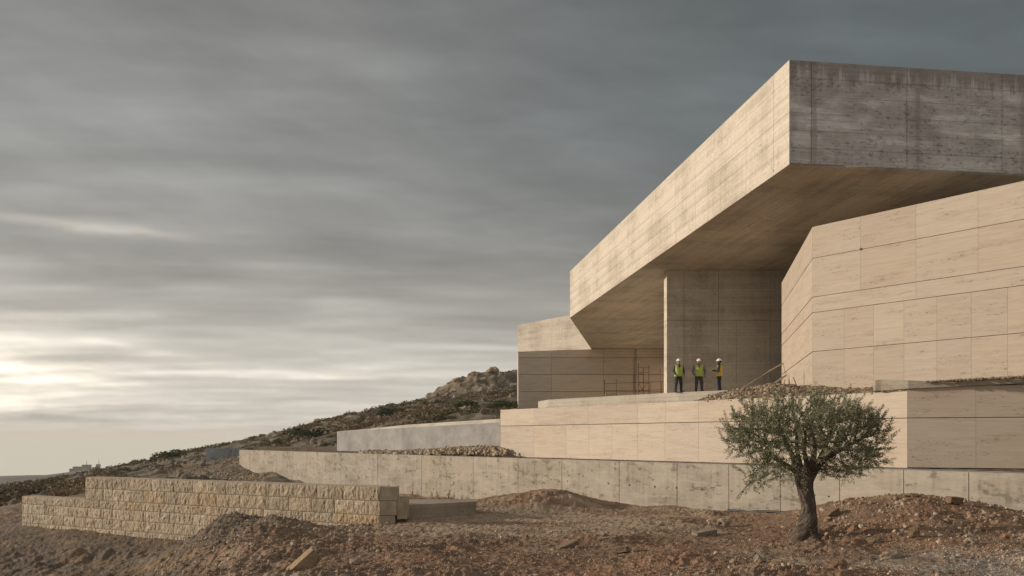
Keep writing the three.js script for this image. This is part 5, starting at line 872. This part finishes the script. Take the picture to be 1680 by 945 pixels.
rock(...G(1188, 862), 0.24, 0.2, 0.2, 'rounded pale stone on the ground left of the olive tree, near the wall', M.stone[2], { sink: 0.2 });
rock(...G(1156, 880), 0.36, 0.16, 0.22, 'long pale clod in the rough earth, further left of the olive tree', M.stone[0], { geo: blockGeo(12), rot: [0, 0.3, 0.15], sink: 0.3 });
rock(...G(1247.5, 922), 0.16, 0.14, 0.14, 'pale fist shaped stone on the red earth left of the trunk foot', M.stone[0]);
rock(...G(1463, 917), 0.27, 0.14, 0.17, 'smooth pale rock lying in the hollow right of the olive tree', M.stone[2], { rot: [0, 0.3, 0.1] });
rock(...G(1373, 941), 0.2, 0.17, 0.17, 'reddish rock at the bottom edge, just right of the olive trunk', M.stone[3]);
rock(...G(996, 888), 0.26, 0.09, 0.17, 'flat broad clod on the broken red earth in the centre foreground', M.stone[0], { geo: blockGeo(15), rot: [0, -0.2, 0.1], sink: 0.2 });
rock(...G(930, 898), 0.3, 0.11, 0.19, 'slanting brown clod in the centre foreground, left of the flat one', M.stone[1], { geo: blockGeo(21), rot: [0, 0.5, 0.3], sink: 0.3 });
rock(...G(1012, 905), 0.3, 0.09, 0.18, 'low brown clod in front of the flat one in the centre foreground', M.stone[1], { geo: blockGeo(23), rot: [0, -0.4, 0.16], sink: 0.3 });
rock(...G(1594, 893), 0.17, 0.13, 0.14, 'pale stone on the gravel at the right, below the earth heap', M.stone[2]);
rock(...G(1650, 883), 0.11, 0.1, 0.1, 'orange tinged stone near the right edge', std(T.split, T.splitB, 0.03, [0.75, 0.5, 0.36]));
rock(...G(1437, 890), 0.2, 0.14, 0.15, 'brown rock at the foot of the earth heap, right of the trunk', M.stone[1]);
rock(...G(1500, 880), 0.15, 0.2, 0.13, 'upright brown rock at the foot of the earth heap', M.stone[3]);
rock(...G(1362, 846), 0.3, 0.17, 0.22, 'dark slab of earth on the left shoulder of the heap', M.stone[3], { geo: blockGeo(31), rot: [0, 0.3, 0.5], sink: 0.35 });
rock(1496, 813, 23.75, 0.26, 0.12, 0.2, 'stone on the very top of the earth heap', M.stone[1], { sink: 0.4 });
rock(1565.5, 835, 23.5, 0.24, 0.14, 0.18, 'squared red brown stone block perched on the earth heap at the right', std(T.split, T.splitB, 0.02, [0.46, 0.33, 0.27]), { geo: blockGeo(41), name: 'stone_block', cat: 'stone block', rot: [0.05, 0.2, -0.06], sink: -0.2 });
rock(1264, 634, 37.2, 0.17, 0.2, 0.15, 'yellow rock on the crest of the terrace rubble in front of the pier', std(T.split, T.splitB, 0.03, [0.9, 0.72, 0.5]), { onY: 2.42 });
rock(1254, 636, 36.8, 0.26, 0.12, 0.15, 'broad tan rock beside the yellow rock on the terrace rubble', std(T.split, T.splitB, 0.03, [0.75, 0.62, 0.48]), { onY: 2.38 });
for (const [px, py, D, s, label] of [[750, 627, 149, 1.5, 'outermost rock knob on the left shoulder of the rocky peak'], [779, 619, 152, 2.1, 'blocky rock outcrop on the skyline of the rocky peak'], [810, 618, 153, 2.4, 'broad domed rock on the skyline of the rocky peak, near the building'], [846, 616, 155, 1.7, 'rock on the skyline right beside the building edge']])
  { const X = (px - CX) / F * D; rock(px, py, D, s * 0.62, s * 0.5, s * 0.6, label, std(T.split, T.splitB, 0.1, [0.62, 0.55, 0.47]), { onY: Math.max(groundY(X, D), lvl(py, D) - s * 0.2), name: 'rock_outcrop', cat: 'outcrop', sink: 0.75 }); }

// dry weeds at the foot of the long wall
for (const [px, where] of [[676, 'nearest the split stone wall'], [709, 'second from split stone wall'], [735, "above the slab's middle"], [757, "above the slab's right end"]]) {
  const d = wallD(px) - 0.5, X = (px - CX) / F * d, b = W(X, groundY(X, d), d), r = rng(px), g = []; for (let k = 0; k < 7; k++) g.push(bar(V(0, -0.05, 0), V((r() - 0.5) * 0.3, 0.25 + 0.35 * r(), (r() - 0.5) * 0.3), 0.012, 0.004, 4));
  solo('dry_weed', mergeGeometries(g), plain(0.12, 0.095, 0.06, 1), 'dry weed tuft at the foot of long concrete wall, ' + where, 'weed', b, 'dry weeds along the foot of the long concrete wall');
}
// ---------------------------------------------------------------- far buildings and masts on the ridge
{
  const D = 880, S = D / F, farM = plain(0.36, 0.35, 0.32, 0.95), roofM = plain(0.2, 0.18, 0.16, 0.95), dark = plain(0.09, 0.085, 0.08, 0.8);
  const fb = (x0, x1, y0, y1, label, d) => {
    const b = W((x0 + x1) / 2 * d / F - CX * d / F, lvl(y1, d) - 4, d), t = thing('distant_building', label, 'building', b), w = (x1 - x0) * d / F, h = (y1 - y0) * d / F + 4;
    const g = new THREE.BoxGeometry(w, h, w * 0.7); g.translate(0, h / 2, 0); part('wall', g, farM, t);
    const rf = new THREE.BoxGeometry(w * 1.05, 0.5, w * 0.75); rf.translate(0, h + 0.25, 0); part('roof', rf, roofM, t);
    const n = Math.max(2, Math.round(w / 3)); for (let i = 0; i < n; i++) { const wg = new THREE.BoxGeometry(0.9, 1.3, 0.1); wg.translate((i + 0.5 - n / 2) * w / n, h - 1.6, w * 0.35 + 0.03); part('window', wg, dark, t); }
  };
  fb(115, 122, 769.5, 774, 'lowest small building at the left end of the distant ridge', 900); fb(122, 136, 766.2, 773, 'wide flat roofed building on the distant ridge', 880); fb(136.5, 148, 763.2, 771, 'taller flat roofed building with a thin mast on the distant ridge', 870); fb(158.5, 164, 762.4, 768, 'little block under the tall mast on the distant ridge', 860);
  for (const [px, y0, y1, label] of [[142.3, 754, 763.4, 'thin lattice mast on the roof of the taller distant building'], [162.2, 752, 762.6, 'tall mast on the little block on the distant ridge']]) { const d = 864, b = W((px - CX) / F * d, lvl(y1, d), d), h = (y1 - y0) * d / F, t = thing('radio_mast', label, 'mast', b); part('shaft', bar(V(0, -0.5, 0), V(0, h * 0.55, 0), 0.32, 0.2, 6), dark, t); part('antenna', bar(V(0, h * 0.55, 0), V(0, h, 0), 0.16, 0.06, 6), dark, t); }
}
renderer.render(scene, camera);
